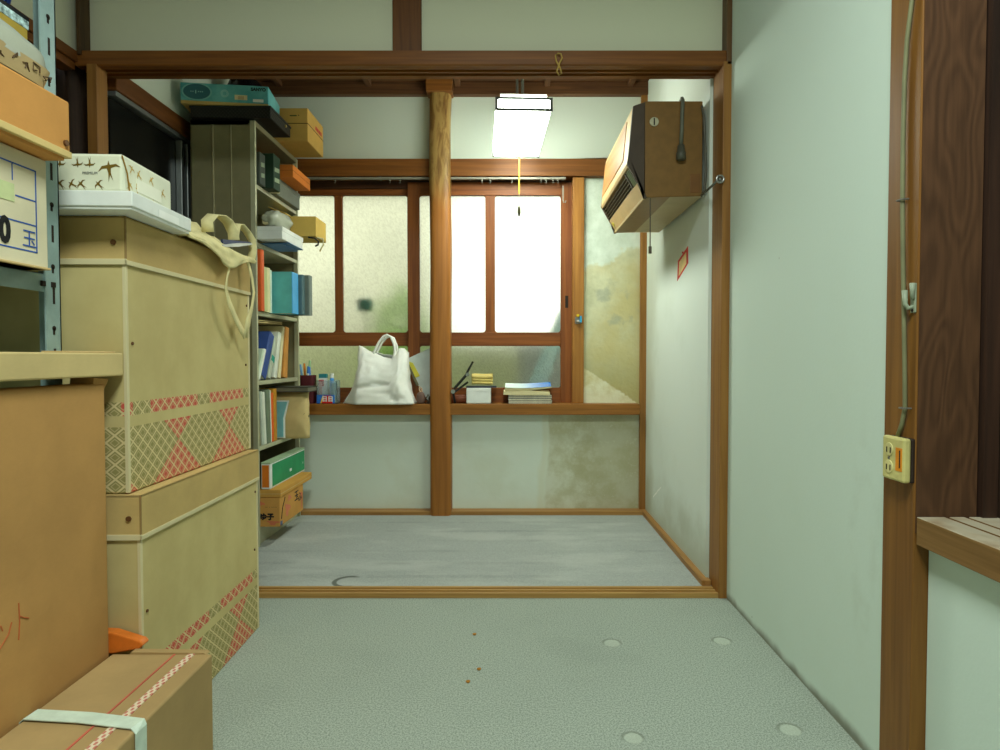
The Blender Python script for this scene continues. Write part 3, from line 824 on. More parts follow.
book('narrow white book beside the big teal binder', 2.860, z3, .022, .18, .190, p_('mint_white_cover', (208, 230, 216)), x=BX + .008)
b = T('binder', 'big teal binder with bright blue spine sticking out of the shelf', 'binder', (-.982, 2.900, z3 + .001), 0, 'books and files in the steel bookcase')
MB().box(-.26, -.004, 0, .003, 0, .188).box(-.26, -.004, .077, .080, 0, .188).build('cover', TEAL, b, .001)
MB().box(-.005, 0, 0, .08, 0, .188).build('spine', SKY, b, .002)['label'] = 'bright blue spine'
MB().box(-.24, -.006, .004, .076, .003, .182).build('pages', PAPER, b)
book('grey-blue book right behind the teal binder', 2.985, z3, .034, .26, .186, p_('slate_cover', (84, 112, 118)), x=-.964)
book('dark grey book at the far end of the teal binder shelf', 3.022, z3, .046, .26, .188, GRY, x=-.944)

z4 = SH[4 - 2]
book('short white-green booklet leaning at the near end below the teal binder', 2.734, z4, .012, .16, .150, p_('pale_mint_cover', (196, 214, 190)), lean=-.51)
book('white booklet leaning against the thick blue book', 2.752, z4, .018, .18, .150, WHT, lean=-.51)
book('thick dark blue book leaning between white booklets', 2.788, z4, .050, .20, .222, BLU, lean=-.50)
b = book('grey-white file with a teal band leaning on the blue book', 2.862, z4, .028, .20, .205, p_('file_grey', (186, 194, 174)), lean=-.44, name='document_file')
MB().box(-.001, .0008, .001, .033, .085, .112).build('spine_label', p_('teal_label', (40, 160, 140)), b)
book('upright pale white file with ribbed spine right of the teal-banded file', 2.932, z4, .032, .21, .222, WHT, lean=-.32, name='document_file')
book('cream file standing taller than the ribbed white file', 2.992, z4, .026, .22, .250, CRM, lean=-.24, name='document_file')
book('tan brown folder at the far end below the teal binder', 3.056, z4, .050, .22, .245, p_('tan_folder', (206, 142, 66)), lean=-.13, paper=False, name='document_file')
b = T('flat_folder', 'dull tan folder laid flat over the leaning books', 'folder', (BX - .02, 2.75, z4 + .252), (.02, 0, 0), 'books and files in the steel bookcase')
MB().box(-.23, 0, 0, .33, 0, .005).box(-.23, .0, 0, .33, .008, .012).box(-.23, -.2, 0, .33, .004, .009).build('cover', KRAFT2, b, .001)

z5 = SH[1]
book('short olive grey file at the near end above the green shoebox', 2.742, z5, .030, .2, .155, p_('olive_file', (132, 130, 100)), lean=.10, name='document_file')
book('grey-white file leaning away beside the olive file', 2.790, z5, .020, .21, .236, p_('silver_cover', (190, 200, 186)), lean=.10, name='document_file')
book('ragged white paper bundle next to the leaning grey-white file', 2.815, z5, .022, .21, .232, WHT, lean=.09, name='document_file')
book('wide grey-green file beside the ragged white bundle', 2.846, z5, .042, .21, .240, p_('moss_cover', (112, 128, 106)), lean=.05, name='document_file')
book('thin white file between the grey-green file and the orange one', 2.890, z5, .008, .21, .236, WHT, lean=.04, name='document_file')
book('narrow orange file above the green shoebox', 2.902, z5, .024, .20, .222, p_('vivid_orange', (230, 100, 34)), lean=.03, name='document_file')
book('mustard yellow file right of the narrow orange file', 2.928, z5, .036, .21, .240, MUS, lean=.01, name='document_file')
b = T('brown_envelope', 'fat brown envelope with a pale blue sheet jutting out of the bookcase', 'envelope', (-.955, 2.978, z5 + .002), 0, 'books and files in the steel bookcase')
def envfn(u, v):
    a = u * 2 * PI; c, s = math.cos(a), math.sin(a)
    x = math.copysign(abs(c) ** .35, c) * .115; y = math.copysign(abs(s) ** .8, s) * (.038 * (.55 + .45 * math.sin(v * PI)))
    return (-.115 + x + .006 * mnoise.noise(Vector((u * 8, v * 5, 0))), .055 + y + .006 * mnoise.noise(Vector((u * 9, v * 6, 3))), v * .220)
ev = MB().grid(envfn, 40, 14, wrap=True); n0 = len(ev.v)
ev.f += [list(range(40))[::-1], list(range(n0 - 40, n0))]; ev.mi += [0, 0]
ev.build('envelope_body', KRAFT2, b, smooth=True)
MB().prism([(-.200, .010), (-.105, .012), (-.105, .10), (-.085, .176), (-.200, .176)], 'y', .004, .008).build('sheet', p_('pale_blue_sheet', (120, 182, 192)), b)['label'] = 'pale blue sheet'
MB().prism([(-.198, .004), (-.098, .006), (-.098, .10), (-.078, .182), (-.2, .182)], 'y', .009, .012).build('sheet', WHITE, b)['label'] = 'white sheet behind the blue one'
MB().tube([(-.018, .03, .12), (-.004, .055, .105), (-.014, .08, .09)], .007, 8).build('string_tie', p_('dark_string', (60, 56, 40)), b)
b = T('black_notebook', 'black notebook lying flat on the brown envelope', 'notebook', (-.935, 2.965, z5 + .2235), 0, 'books and files in the steel bookcase')
MB().box(-.20, 0, 0, .14, 0, .004).box(-.20, 0, 0, .14, .020, .024).box(-.20, -.196, 0, .14, 0, .024).build('cover', p_('black_cover', (52, 52, 44)), b, .001)
MB().box(-.198, -.003, .003, .137, .004, .020).build('pages', p_('grey_pages', (110, 108, 92)), b)

# bottom shelf: printed carton, shallow lid carton, green shoebox
b = T('fruit_carton', 'small kraft carton printed with dark brush characters at the bookcase bottom', 'cardboard box', (-.990, 2.736, SH[0] + .001))
MB().box(-.095, 0, 0, .31, 0, .125).build('carton_body', card('carton_tan', (202, 150, 80)), b, .003)
lettering('ゆ子', .030, (-.056, -.0004, .042), '-y', INK, b, bold=.002); lettering('ー・ーー', .013, (-.038, -.0004, .084), '-y', p_('brown_black_ink', (70, 54, 34)), b)
lettering('玉', .050, (.0004, .215, .086), '+x', INK, b, bold=.001, sx=1.2); lettering('ふ', .046, (.0004, .262, .072), '+x', INK, b, bold=.001, sx=1.1)
ORI = p_('orange_red_ink', (206, 116, 80))
def blob(face, cx, cz, rx, rz, sd):
    pts = []
    for k in range(14):
        a = k * 2 * PI / 14; r = 1 + .35 * math.sin(a * 3 + sd) + .15 * math.sin(a * 5 + sd * 2)
        pts.append((cx + rx * r * math.cos(a), cz + rz * r * math.sin(a)))
    MB().prism(pts, 'y' if face == 'f' else 'x', -.0003 if face == 'f' else -.0002, .0002 if face == 'f' else .0003).build('printed_patch', ORI, b)
blob('f', -.030, .018, .024, .009, .4); blob('f', -.078, .100, .012, .008, 2.); blob('r', .095, .055, .030, .026, 1.); blob('r', .120, .100, .022, .012, 2.2); blob('r', .285, .060, .012, .040, .3)
MB().box(0, .0004, .004, .030, .004, .022).build('printed_mark', p_('grey_blue_ink', (84, 96, 128)), b)
MB().tube([(.0005, .016, .03), (.0005, .030, .075), (.0005, .062, .115)], .0022, 6).build('printed_line', INK, b)
b = T('shallow_carton', 'shallow kraft carton lid between the printed carton and the green shoebox', 'cardboard box', (-.985, 2.736, SH[0] + .1275))
MB().box(-.10, 0, 0, .43, 0, .034).build('carton_body', card('carton_yellow', (206, 156, 78)), b, .003)
MB().box(-.101, .0008, -.0008, .431, .015, .017).build('seam', EDGE, b)
b = T('green_shoebox', 'green shoebox with orange end on the bottom shelf of the bookcase', 'box', (-1.030, 2.738, SH[0] + .163))
MB().box(-.04, 0, 0, .46, 0, .112).build('box_body', WHITE, b, .003)
MB().box(-.0, .0012, .022, .452, .008, .104).build('green_side', p_('green_print', (40, 148, 96)), b, .0005)['label'] = 'green printed side'
MB().box(-.036, -.006, -.0012, 0, .008, .104).build('orange_end', p_('orange_print', (222, 122, 34)), b, .0005)['label'] = 'orange printed end'
MB().box(-.041, .0006, -.001, .461, .108, .116).build('lid', p_('mint_lid', (160, 186, 150)), b, .002)
lettering('IIIIIII', .016, (.0016, .25, .040), '+x', WHITE, b, bold=.001); lettering('24', .014, (.0016, .425, .045), '+x', WHITE, b)

# shelf with the white carton
z2 = SH[4]
b = T('white_carton', 'small white carton sticking out of the second shelf of the bookcase', 'box', (-.968, 2.736, z2 + .012))
MB().box(-.11, 0, 0, .27, 0, .052).build('carton_body', WHITE, b, .002)
MB().box(-.112, .002, -.001, .2715, .034, .0535).build('lid', WHITE, b, .002)
b = T('blue_papers', 'loose blue sheets under the small white carton', 'papers', (-.990, 2.80, z2 + .001))
MB().box(-.10, 0, 0, .20, 0, .004).prism([(-.06, .004), (.03, .005), (.028, .0075), (-.06, .007)], 'y', .01, .19).build('sheet', p_('blue_sheet', (84, 128, 176)), b)
b = T('wrapped_bundle', 'plastic-wrapped bundle on top of the small white carton', 'bundle', (-1.02, 2.83, z2 + .0660))
def bun(u, v):
    a = u * 2 * PI; c, s = math.cos(a), math.sin(a); r = math.sin(v * PI) ** .5
    k = 1 + .22 * mnoise.noise(Vector((c * 2, s * 2, v * 5)))
    return (.048 * c * r * k, .10 * s * r * k, .038 - .038 * math.cos(v * PI) * k)
MB().grid(bun, 36, 18, wrap=True).build('film', CLEAR, b, smooth=True)
MB().box(-.04, .012, -.08, .07, .012, .055).build('contents', CREAM, b, .006)
b = T('tan_carton', 'open tan carton pointing out over the small white carton', 'cardboard box', (-.915, 3.03, z2 + .0765))
TANC = card('tan_carton_card', (222, 188, 100), .05)
cb = MB(); w_, d_, h_ = .12, .17, .095
cb.box(-w_, 0, 0, .003, 0, h_).box(-w_, 0, d_ - .003, d_, 0, h_).box(-w_, 0, 0, d_, 0, .003).box(-w_, -w_ + .003, 0, d_, 0, h_).box(-.003, 0, 0, d_, 0, h_)
cb.build('carton_body', TANC, b, .0008)
MB().prism([(-.20, h_ + .028), (-w_, h_), (-w_, h_ + .004), (-.20, h_ + .032)], 'y', -.06, .13).build('top_flap', TANC, b, .0006)
b = T('coiled_cable', 'short dark cable drooping below the open tan carton', 'cable', (-.95, 3.03, z2 + .0075))
MB().tube([(-.0, 0, .066), (.03, .0, .062), (.045, .01, .048), (.040, .02, .034), (.025, .03, .030)], .004, 8).build('cable', p_('cable_black', (40, 38, 34)), b)
MB().tube([(.04, .01, .066), (.066, .01, .060), (.066, .02, .035), (.045, .03, .005)], .004, 8).build('strap', CREAM, b)

# top shelf of the bookcase
z1 = SH[5]
DGREEN = p_('dark_green_cover', (36, 62, 46)); 
for (lab, y, th, x, h) in (('dark grey file at the near end of the top shelf', 2.742, .06, -1.062, .135), ('dark green box file with pale label slots', 2.812, .080, -1.030, .150)):
    b = T('box_file', lab, 'file', (x, y, z1 + .001), 0, 'box files on the top shelf of the bookcase')
    MB().box(-.23, 0, 0, th, 0, h).build('case', DGREEN if 'green' in lab else p_('charcoal_cover', (70, 78, 70)), b, .002)
    for zz in (.03, .075, .12, .16):
        if zz + .03 < h: MB().prism([(.012, zz), (th - .012, zz + .006), (th - .012, zz + .024), (.012, zz + .018)], 'x', -.001, .0012).build('label_slot', p_('slot_label', (150, 166, 140)), b)
b = T('thin_file', 'thin cream file between the dark green box file and the grey box', 'file', (-1.035, 2.896, z1 + .001), 0, 'box files on the top shelf of the bookcase')
MB().box(-.2, 0, 0, .008, 0, .140).box(-.2, -.003, .008, .012, 0, .136).build('cover', CRM, b, .001)
b = T('grey_box', 'plain grey box at the far end of the top shelf', 'box', (-1.055, 2.925, z1 + .001))
MB().box(-.2, 0, 0, .31, 0, .075).build('box_body', p_('box_grey', (112, 118, 106)), b, .003)
MB().box(-.202, .002, -.0015, .3115, .058, .079).build('lid', p_('box_grey', (112, 118, 106)), b, .002)
b = T('orange_carton', 'flat orange-brown carton on the grey box, poking out over the shelf', 'box', (-.985, 2.93, z1 + .0815))
MB().box(-.26, 0, 0, .25, 0, .056).build('carton_body', card('carton_orange', (214, 126, 56)), b, .002)
MB().box(-.26, .0008, -.0006, .2506, .029, .031).build('seam', card('carton_orange_dark', (170, 96, 44)), b)

# things on top of the bookcase
zt = 1.828
b = T('black_tray', 'black woven-look tray box on top of the steel bookcase', 'box', (-1.0, 2.70, zt))
def _weave():
    m = Mat('black_woven_plastic', .5); a = (m.x * 420).sin() * (m.z * 420).sin() + (m.y * 420).sin() * (m.z * 420).sin()
    m.color(m.mix(a.gt(.2), (24, 24, 22), (40, 40, 36))); m.bump(a, .3, .001); return m.m
MB().box(-.335, 0, 0, .245, 0, .046).build('tray', _weave(), b, .003)
MB().box(-.338, .003, -.003, .248, .040, .050).build('rim', p_('black_rim', (40, 42, 38)), b, .002)
MB().cyl((.003, .17, .026), (.008, .17, .026), .006, n=10).build('stud', paint('brass_stud', (190, 170, 100), .4, .6), b)
b = T('teal_box', 'flat teal printed box lying askew on the black tray', 'box', (-1.015, 2.72, zt + .0515), .13)
def _tealp():
    m = Mat('teal_print', .4, 0, .4)
    c = m.mix(m.noise(14, 4).ss(.3, .7), (72, 156, 166), (108, 192, 196))
    dx, dz = (m.x + .285) / .058, (m.z - .05) / .034
    r = (dx * dx + dz * dz).sqrt()
    c = m.mix(r.lt(1.) * m.y.lt(.002), c, (44, 104, 120)); c = m.mix((r - .98).abs().lt(.06) * m.y.lt(.002), c, (120, 190, 190))
    m.color(c); return m.m
MB().box(-.35, 0, 0, .21, .012, .086).build('box_body', _tealp(), b, .003)
MB().box(-.349, -.001, .001, .209, 0, .013).build('box_base', card('beige_card', (196, 170, 104)), b, .001)
lettering('SANYO', .018, (-.040, -.0006, .070), '-y', INK, b, bold=.001); lettering('▪▪▮▪▪▪', .014, (-.285, -.0006, .05), '-y', p_('pale_teal_ink', (150, 206, 206)), b)
MB().box(-.135, -.085, -.0008, .001, .024, .044).build('sticker', CREAM, b); lettering('||||||', .016, (-.110, -.0012, .034), '-y', p_('brown_print', (120, 80, 50)), b)
MB().box(-.062, -.02, -.0008, .001, .018, .030).build('sticker', WHITE, b); lettering('◎', .040, (-.175, -.0006, .045), '-y', p_('pale_teal_ink', (150, 206, 206)), b)
b = T('black_bag', 'black plastic bag stuffed behind the teal box under the ceiling', 'bag', (-1.262, 3.09, zt))
def bb(u, v):
    a = u * 2 * PI; c, s = math.cos(a), math.sin(a); r = (math.sin(v * PI) ** .5 if v > .5 else .35 + .65 * math.sin(v * PI) ** .5)
    k = 1 + .22 * mnoise.noise(Vector((c * 2.2, s * 2.2, v * 5)))
    return (.10 * c * r * k, .09 * s * r * k, .165 - .165 * math.cos(v * PI))
MB().grid(bb, 40, 22, wrap=True).build('bag_film', paint('black_plastic', (26, 26, 28), .25, spec=.5), b, smooth=True)
b = T('label_carton', 'tan carton with red lettering overhanging the far end of the bookcase', 'cardboard box', (-.935, 2.99, zt))
MB().box(-.20, 0, 0, .245, 0, .152).build('carton_body', card('carton_label', (206, 166, 90)), b, .003)
MB().box(-.2006, .0006, -.0006, .2456, .080, .083).build('seam', DARK, b)
lettering('■■■■', .024, (.0008, .165, .100), '+x', INKR, b, sx=1.2); lettering('▬▬ ▪', .016, (-.060, -.0008, .118), '-y', p_('dark_green_ink', (50, 70, 40)), b)
# ---------------------------------------------------------------- things on the window sill
ZS = z_s1 + .0005
def sx(px, Y): return xat(px, 400, Y)
t = T('pen_cup', 'dark red pen cup at the left end of the window sill', 'cup', (sx(307.5, 3.30), 3.315, ZS))
MR = paint('maroon_leather', (84, 28, 36), .5)
prof = [(.036, 0), (.037, .004), (.037, .146), (.034, .146), (.034, .01)]
vs = []
def cupfn(u, v):
    a = u * 2 * PI; c, s = math.cos(a), math.sin(a)
    return (math.copysign(abs(c) ** .4, c), math.copysign(abs(s) ** .4, s))
cp = MB()
for i, (r, z) in enumerate(prof):
    for j in range(32):
        q = cupfn(j / 32, 0); cp.v.append((q[0] * r, q[1] * r * .85, z))
for i in range(len(prof) - 1):
    for j in range(32): cp.f.append((i * 32 + j, i * 32 + (j + 1) % 32, (i + 1) * 32 + (j + 1) % 32, (i + 1) * 32 + j)); cp.mi.append(0)
cp.f += [list(range(32))[::-1], list(range(4 * 32, 5 * 32))]; cp.mi += [0, 0]
cp.build('cup_body', MR, t)
for (lab, nm, x, y, lx, ly, h, col) in (('pale blue pen at the left of the dark red cup', 'pen', -.016, 0, -.024, 0, .190, (120, 170, 216)), ('orange pen in the middle of the dark red cup', 'pen', -.010, .006, -.012, .0, .195, (226, 140, 60)),
        ('white pen with blue cap in the dark red cup', 'pen', .000, -.006, .002, 0, .180, (224, 230, 236)), ('light green pen standing tallest in the dark red cup', 'pen', -.006, .012, .012, 0, .210, (170, 210, 160)), ('bright blue pen at the right of the dark red cup', 'pen', .008, .0, -.001, 0, .176, (70, 130, 210))):
    p = T('pen', lab, 'pen', (t.location.x + x, t.location.y + y, ZS + .012), 0, 'pens in the dark red cup')
    c_ = paint('pen_' + lab[:12].replace(' ', '_'), col, .35)
    MB().cyl((0, 0, 0), (lx * .8, ly, h * .8), .0060, n=10).build('barrel', c_, p)
    MB().cyl((lx * .8, ly, h * .8), (lx, ly, h), .0070, .005, n=10).build('cap', paint('pen_cap_blue', (60, 120, 200), .35) if 'cap' in lab else c_, p)

def _clearbox():
    m = Mat('clear_case', .12, 0, .5); m.b.inputs['Transmission Weight'].default_value = .8; m.b.inputs['IOR'].default_value = 1.15; m.color((226, 238, 240)); return m.m
t = T('clear_case', 'clear plastic case with red and blue label next to the dark red pen cup', 'case', (sx(327.5, 3.29), 3.31, ZS))
CB = _clearbox(); cw = .052; ch_ = .120
q = MB().box(-cw, cw, -.03, -.028, 0, ch_).box(-cw, cw, .028, .03, 0, ch_).box(-cw, -cw + .002, -.03, .03, 0, ch_).box(cw - .002, cw, -.03, .03, 0, ch_).box(-cw, cw, -.03, .03, 0, .002)
q.build('case_body', CB, t)
MB().box(-cw, cw - .012, -.0312, -.0304, .002, .046).build('label', paint('label_blue', (40, 110, 200), .4), t)
MB().prism([(-.028, .002), (.030, .002), (.022, .042), (-.016, .042)], 'y', -.0320, -.0312).build('label_patch', paint('label_red', (206, 40, 40), .4), t)
MB().prism([(-.034, .002), (-.028, .002), (-.016, .042), (-.022, .042)], 'y', -.0320, -.0312).build('label_stripe', paint('label_yellow', (236, 200, 60), .4), t)
lettering('日日', .030, (.004, -.0324, .023), '-y', WHITE, t, bold=.001)
MB().box(-.045, -.030, -.02, .02, .004, .112).build('papers', paint('pink_paper', (216, 150, 150), .6), t)
MB().box(.02, .036, -.02, .02, .004, .108).build('papers', paint('aqua_paper', (110, 170, 190), .6), t)
t = T('toothpaste_tube', 'white and teal toothpaste tube standing inside the clear plastic case', 'tube', (sx(323.5, 3.31), 3.31, ZS + .003))
MB().box(-.020, .020, -.012, .012, 0, .150).build('carton', paint('tube_white', (230, 232, 232), .4), t, .002)
MB().box(-.0204, .0204, -.0124, .0124, .128, .150).build('teal_band', paint('tube_teal', (50, 130, 140), .4), t, .002)
MB().box(-.0204, .006, -.0124, .0124, .085, .120).build('red_band', paint('tube_red', (190, 60, 70), .4), t, .001)
t = T('white_bottle', 'small white-capped blue bottle in the clear plastic case', 'bottle', (sx(332, 3.31), 3.31, ZS + .003))
MB().lathe([(.010, 0), (.011, .004), (.011, .125), (.006, .13)], n=14).build('bottle_body', paint('bottle_blue', (70, 150, 220), .3), t, smooth=True)
MB().lathe([(.010, .128), (.0105, .130), (.0105, .150), (.008, .152)], n=14).build('cap', WHITE, t)

# tote bag
yb = 3.305
bx0, bx1 = sx(344, yb), sx(416, yb)
xcn, hwid = (bx0 + bx1) / 2, (bx1 - bx0) / 2
xcn = sx(380, yb)
t = T('tote_bag', 'white slouching vinyl tote bag with loop handles on the window sill', 'bag', (xcn, yb, ZS))
VINYL = paint('white_vinyl', (248, 250, 242), .35, 0, .03, 10, .0008)
def pl(k, x):
    for (a, b), (c, d) in zip(k, k[1:]):
        if x <= c:
            w = (x - a) / (c - a); w = w * w * (3 - 2 * w) * .5 + w * .5
            return b + (d - b) * w
    return k[-1][1]
PXM = FOC / yb   # pixels per metre there
TOPX = [(0, 360), (.12, 364), (.45, 382), (.62, 391), (.78, 399), (1, 409)]
TOPH = [(0, .300), (.12, .292), (.30, .262), (.50, .238), (.62, .226), (.72, .252), (.82, .286), (.90, .284), (1, .255)]
def totefn(u, v):
    a = u * 2 * PI; c, s = math.cos(a), math.sin(a)
    bx = math.copysign(abs(c) ** .45, c); by = math.copysign(abs(s) ** .6, s)
    q = (bx + 1) / 2
    xb = 343 + 73 * q; xt = pl(TOPX, q)
    sv = v ** .8
    left = 3.5 * math.sin(v * PI) * (1 - q) - 2.5 * math.sin(v * PI) * q ** 2
    xx = (xb + (xt - xb) * sv + left - 380) / PXM
    ht = pl(TOPH, q)
    if s > 0: ht = .5 * ht + .5 * .27
    z = v * ht
    # creases on the slumped front
    def crease(q0, v0, q1, v1, w, dep):
        dx, dy = q1 - q0, v1 - v0; L2 = dx * dx + dy * dy
        k = max(0, min(1, ((q - q0) * dx + (v - v0) * dy) / L2))
        d = math.hypot(q - q0 - k * dx, (v - v0 - k * dy) * .8)
        return dep * math.exp(-(d / w) ** 2)
    y = by * (.062 * (1 - v) ** .7 + .010 + .012 * math.sin(v * PI))
    if s < 0:
        y += crease(.62, .98, .52, .42, .035, .020) + crease(.52, .42, .10, .28, .03, .016) + crease(.52, .42, .74, .08, .03, .014) + crease(.40, .9, .34, .55, .03, .008)
        y += max(0, .22 - q - v * .30) * .30
        y -= crease(.78, .45, .84, .25, .12, .014) + crease(.60, .20, .56, .30, .05, .008)
    y += .005 * abs(mnoise.noise(Vector((q * 7, v * 6, by)))) + .003 * mnoise.noise(Vector((q * 16, v * 14, by)))
    xx += .006 * mnoise.noise(Vector((q * 5, v * 6, by + 2)))
    return (xx, y, max(0, z))
tb = MB().grid(totefn, 96, 34, wrap=True)
tb.f.append(list(range(96))[::-1]); tb.mi.append(0)
tb.build('bag_body', VINYL, t, smooth=True, solid=.002)
o0 = Vector((xcn, yb, ZS))
def LS(px, py, Y): return at(px, py, Y) - o0
for yy in (3.295, 3.315):
    pts = [LS(px + (2.5 if yy > 3.3 else 0), py + (1.2 if yy > 3.3 else 0), yy) for px, py in ((372, 360), (374.5, 351), (379, 342), (383.5, 336.5), (387, 335), (391, 337), (394, 344), (395, 352), (393.5, 360), (392, 366))]
    MB().tube(pts, .0068, 8).build('handle', VINYL, t, smooth=True)

# leaning folder with yellow strip and small clutter between tote and post
t = T('leaning_folder', 'grey-white folder with yellow strip leaning beside the tote bag', 'folder', (sx(424, 3.350), 3.350, ZS))
o0 = Vector(t.location)
def LF(px, py, Y): p = at(px, py, Y) - o0; return (p.x, p.z)
GW = paint('grey_white_plastic', (204, 214, 212), .45, var=.05)
MB().prism([LF(405.5, 359.5, 3.350), LF(432, 347, 3.350), LF(441, 352, 3.350), LF(441, 402, 3.350), LF(429, 402.5, 3.350), LF(418, 385, 3.350)], 'y', 0, .02).build('board', GW, t, .002)
MB().prism([LF(408, 361, 3.350), LF(413, 363, 3.350), LF(420, 376, 3.350), LF(415, 378, 3.350)], 'y', -.004, .0).build('yellow_strip', paint('yellow_strip', (206, 196, 70), .5), t, .001)
MB().prism([LF(405, 359, 3.350), LF(407.5, 360, 3.350), LF(419, 385, 3.350), LF(416.5, 386, 3.350)], 'y', -.006, .003).build('spine', paint('spine_grey', (110, 104, 80), .5), t, .001)
t = T('round_pouch', 'small brown pouch behind the right end of the tote bag', 'pouch', (sx(421, 3.295), 3.285, ZS))
MB().grid(lambda u, v: (.022 * math.cos(u * 2 * PI) * math.sin(v * PI) ** .6, .018 * math.sin(u * 2 * PI) * math.sin(v * PI) ** .6, .030 - .030 * math.cos(v * PI)), 24, 14, wrap=True).build('pouch_body', paint('brown_pouch', (110, 84, 74), .6), t, smooth=True)
MB().tube([(0, 0, .055), (-.008, 0, .075), (-.006, 0, .09), (.004, 0, .08), (.006, 0, .06)], .004, 8).build('drawstring', paint('pink_tan', (196, 160, 130), .7), t)
t = T('key_bunch', 'small bunch of dark metal bits at the foot of the leaning folder', 'keys', (sx(428, 3.285), 3.285, ZS))
k = MB().tube([(-.010 + .010 * math.cos(a), 0, .012 + .010 * math.sin(a)) for a in [i * PI / 6 for i in range(12)]], .0022, 6, closed=True)
k.box(-.004, .012, -.003, .003, .0, .010).box(.002, .010, -.002, .002, .008, .032); k.build('ring', paint('dark_metal', (50, 42, 34), .5, .5), t)
MB().tube([(-.008, .004, .03), (.0, .004, .048), (.008, .004, .030), (.010, .004, .012)], .004, 6).build('key', paint('olive_metal', (96, 92, 66), .5, .4), t)

# desk lamp arm-like black stand, yellow cloth, white box
t = T('white_box', 'small square white box on the window sill right of the log post', 'box', (sx(478.5, 3.275), 3.275, ZS))
MB().box(-.063, .063, 0, .09, 0, .080).build('box_body', WHITE, t, .006)
MB().box(-.0632, .0632, -.0008, .0908, .058, .082).build('lid', WHITE, t, .005)
t = T('yellow_cloth', 'folded yellow cloth on the tray above the small white box', 'cloth', (sx(482, 3.30), 3.315, ZS + .0935))
YC = paint('yellow_cloth', (208, 188, 112), .9)
for k in range(3):
    MB().grid(lambda u, v, k=k: (-.052 + u * .105 + .004 * math.sin(v * 5 + k), -.035 + v * .07, .012 + k * .015 + .0015 * math.sin(u * 5 + k) + .012 * v), 14, 8).build('fold', YC, t, smooth=True, solid=.013)
t = T('wire_tray', 'thin dark tray lying on the small white box', 'tray', (sx(480, 3.295), 3.305, ZS + .0828))
MB().box(-.07, .085, -.03, .05, .0, .005).box(-.07, .085, -.03, -.027, .005, .010).build('tray', paint('tray_dark', (66, 70, 84), .5), t, .001)
t = T('folding_stand', 'black folding arm stand leaning by the log post on the sill', 'stand', (sx(462, 3.27), 3.268, ZS))
o0 = Vector(t.location)
G = lambda px, py, Y=3.262: at(px, py, Y) - o0
BLK = paint('black_arm', (40, 42, 44), .4)
MB().tube([G(473, 361.5), G(469, 369), G(466.5, 374)], [.005, .006, .006], 8).build('arm', BLK, t)
MB().tube([G(468, 373), G(461, 381), G(454, 389)], .007, 8).build('arm', BLK, t)
MB().tube([G(468, 382), G(460, 388), G(452, 394)], .0055, 8).build('arm', BLK, t)
MB().cyl(G(467.5, 374.5, 3.252), G(467.5, 374.5, 3.272), .010, n=14).build('joint', STEEL, t)
MB().cyl(G(453, 391.5, 3.252), G(453, 391.5, 3.272), .011, n=14).build('joint', STEEL, t)
MB().tube([G(453, 391.5, 3.268), G(454, 398, 3.275), G(455, 402.6, 3.29)], .006, 8).build('foot', BLK, t)
t = T('brown_cylinder', 'brown rounded case lying behind the folding stand by the log post', 'case', (sx(460, 3.31), 3.32, ZS + .022))
MB().tube([(-.045, 0, 0), (-.04, 0, 0), (.03, 0, 0), (.036, 0, 0)], [.012, .022, .022, .012], 18).build('case_body', paint('brown_leather', (128, 70, 46), .5), t, smooth=True)

# stack of magazines
nm = 7
zc = ZS
rr = random.Random(5)
MAGX = sx(529, 3.28)
for k in range(nm):
    top = k >= 5
    if k < 5:
        lab = ['bottom thin dark-edged booklet of the stack on the window sill', 'second booklet from the bottom of the window sill stack', 'third booklet from the bottom of the window sill stack',
               'fourth booklet from the bottom of the window sill stack', 'fifth booklet from the bottom, just under the cream magazines'][k]
        t = T('booklet', lab, 'booklet', (MAGX + .005 + rr.uniform(-.002, .002), 3.285 + rr.uniform(-.002, .002), zc), rr.uniform(-.01, .01), 'booklets stacked on the window sill')
        h = .0085
        MB().box(-.112, .112, 0, .085, 0, .0016).box(-.112, .112, 0, .085, h - .0016, h).box(-.112, -.1105, 0, .085, 0, h).build('cover', paint('booklet_dark', (70, 70, 66), .5), t)
        MB().box(-.110, .1115, -.001, .084, .0016, h - .0016).build('pages', PAPER, t)
        zc += h + .0004
    else:
        if k == 5:
            t = T('magazine', 'thick cream magazine curling on the booklet stack', 'magazine', (MAGX - .012, 3.275, zc), (.05, 0, 0), 'booklets stacked on the window sill'); H = .022; c1 = CREAM
        else:
            t = T('magazine', 'glossy blue covered magazine on top of the booklet stack', 'magazine', (MAGX - .004, 3.278, zc), (.20, 0, 0), 'booklets stacked on the window sill'); H = .016; c1 = None
        def mg(u, v, H=H, k=k):
            x = -.125 + u * .25; lift = (.018 * max(0, u - .35) ** 1.5 if k == 6 else 0.004 * abs(u - .5)) 
            return x, lift
        q = MB()
        n = 14
        outl = [(-.120 + .24 * i / n, .0) for i in range(n + 1)]
        lf = lambda x: (.024 * max(0, (x + .12) / .24 - .3) ** 1.4 if k == 6 else .010 * max(0, -(x + .06)) * 4)
        poly = [(x, lf(x)) for x, _ in outl] + [(x * .985, lf(x) + H * (1 - .5 * ((x + .12) / .24) if k == 6 else 1 - .25 * abs(x) / .12)) for x, _ in reversed(outl)]
        q.prism(poly, 'y', 0, .095)
        q.build('pages', CREAM, t, .001)
        if k == 6:
            def _cov():
                m = Mat('blue_glossy_cover', .25, 0, .5)
                m.color(m.mix((m.x + m.noise(6, 3) * .08).ss(-.05, .10), (206, 232, 224), (60, 130, 216))); return m.m
            top_ = poly[n + 1:]
            q2 = MB().prism(top_[::-1] + [(x, z + .0015) for x, z in top_], 'y', -.001, .096)
            q2.build('cover', _cov(), t)
        zc += H + .0004

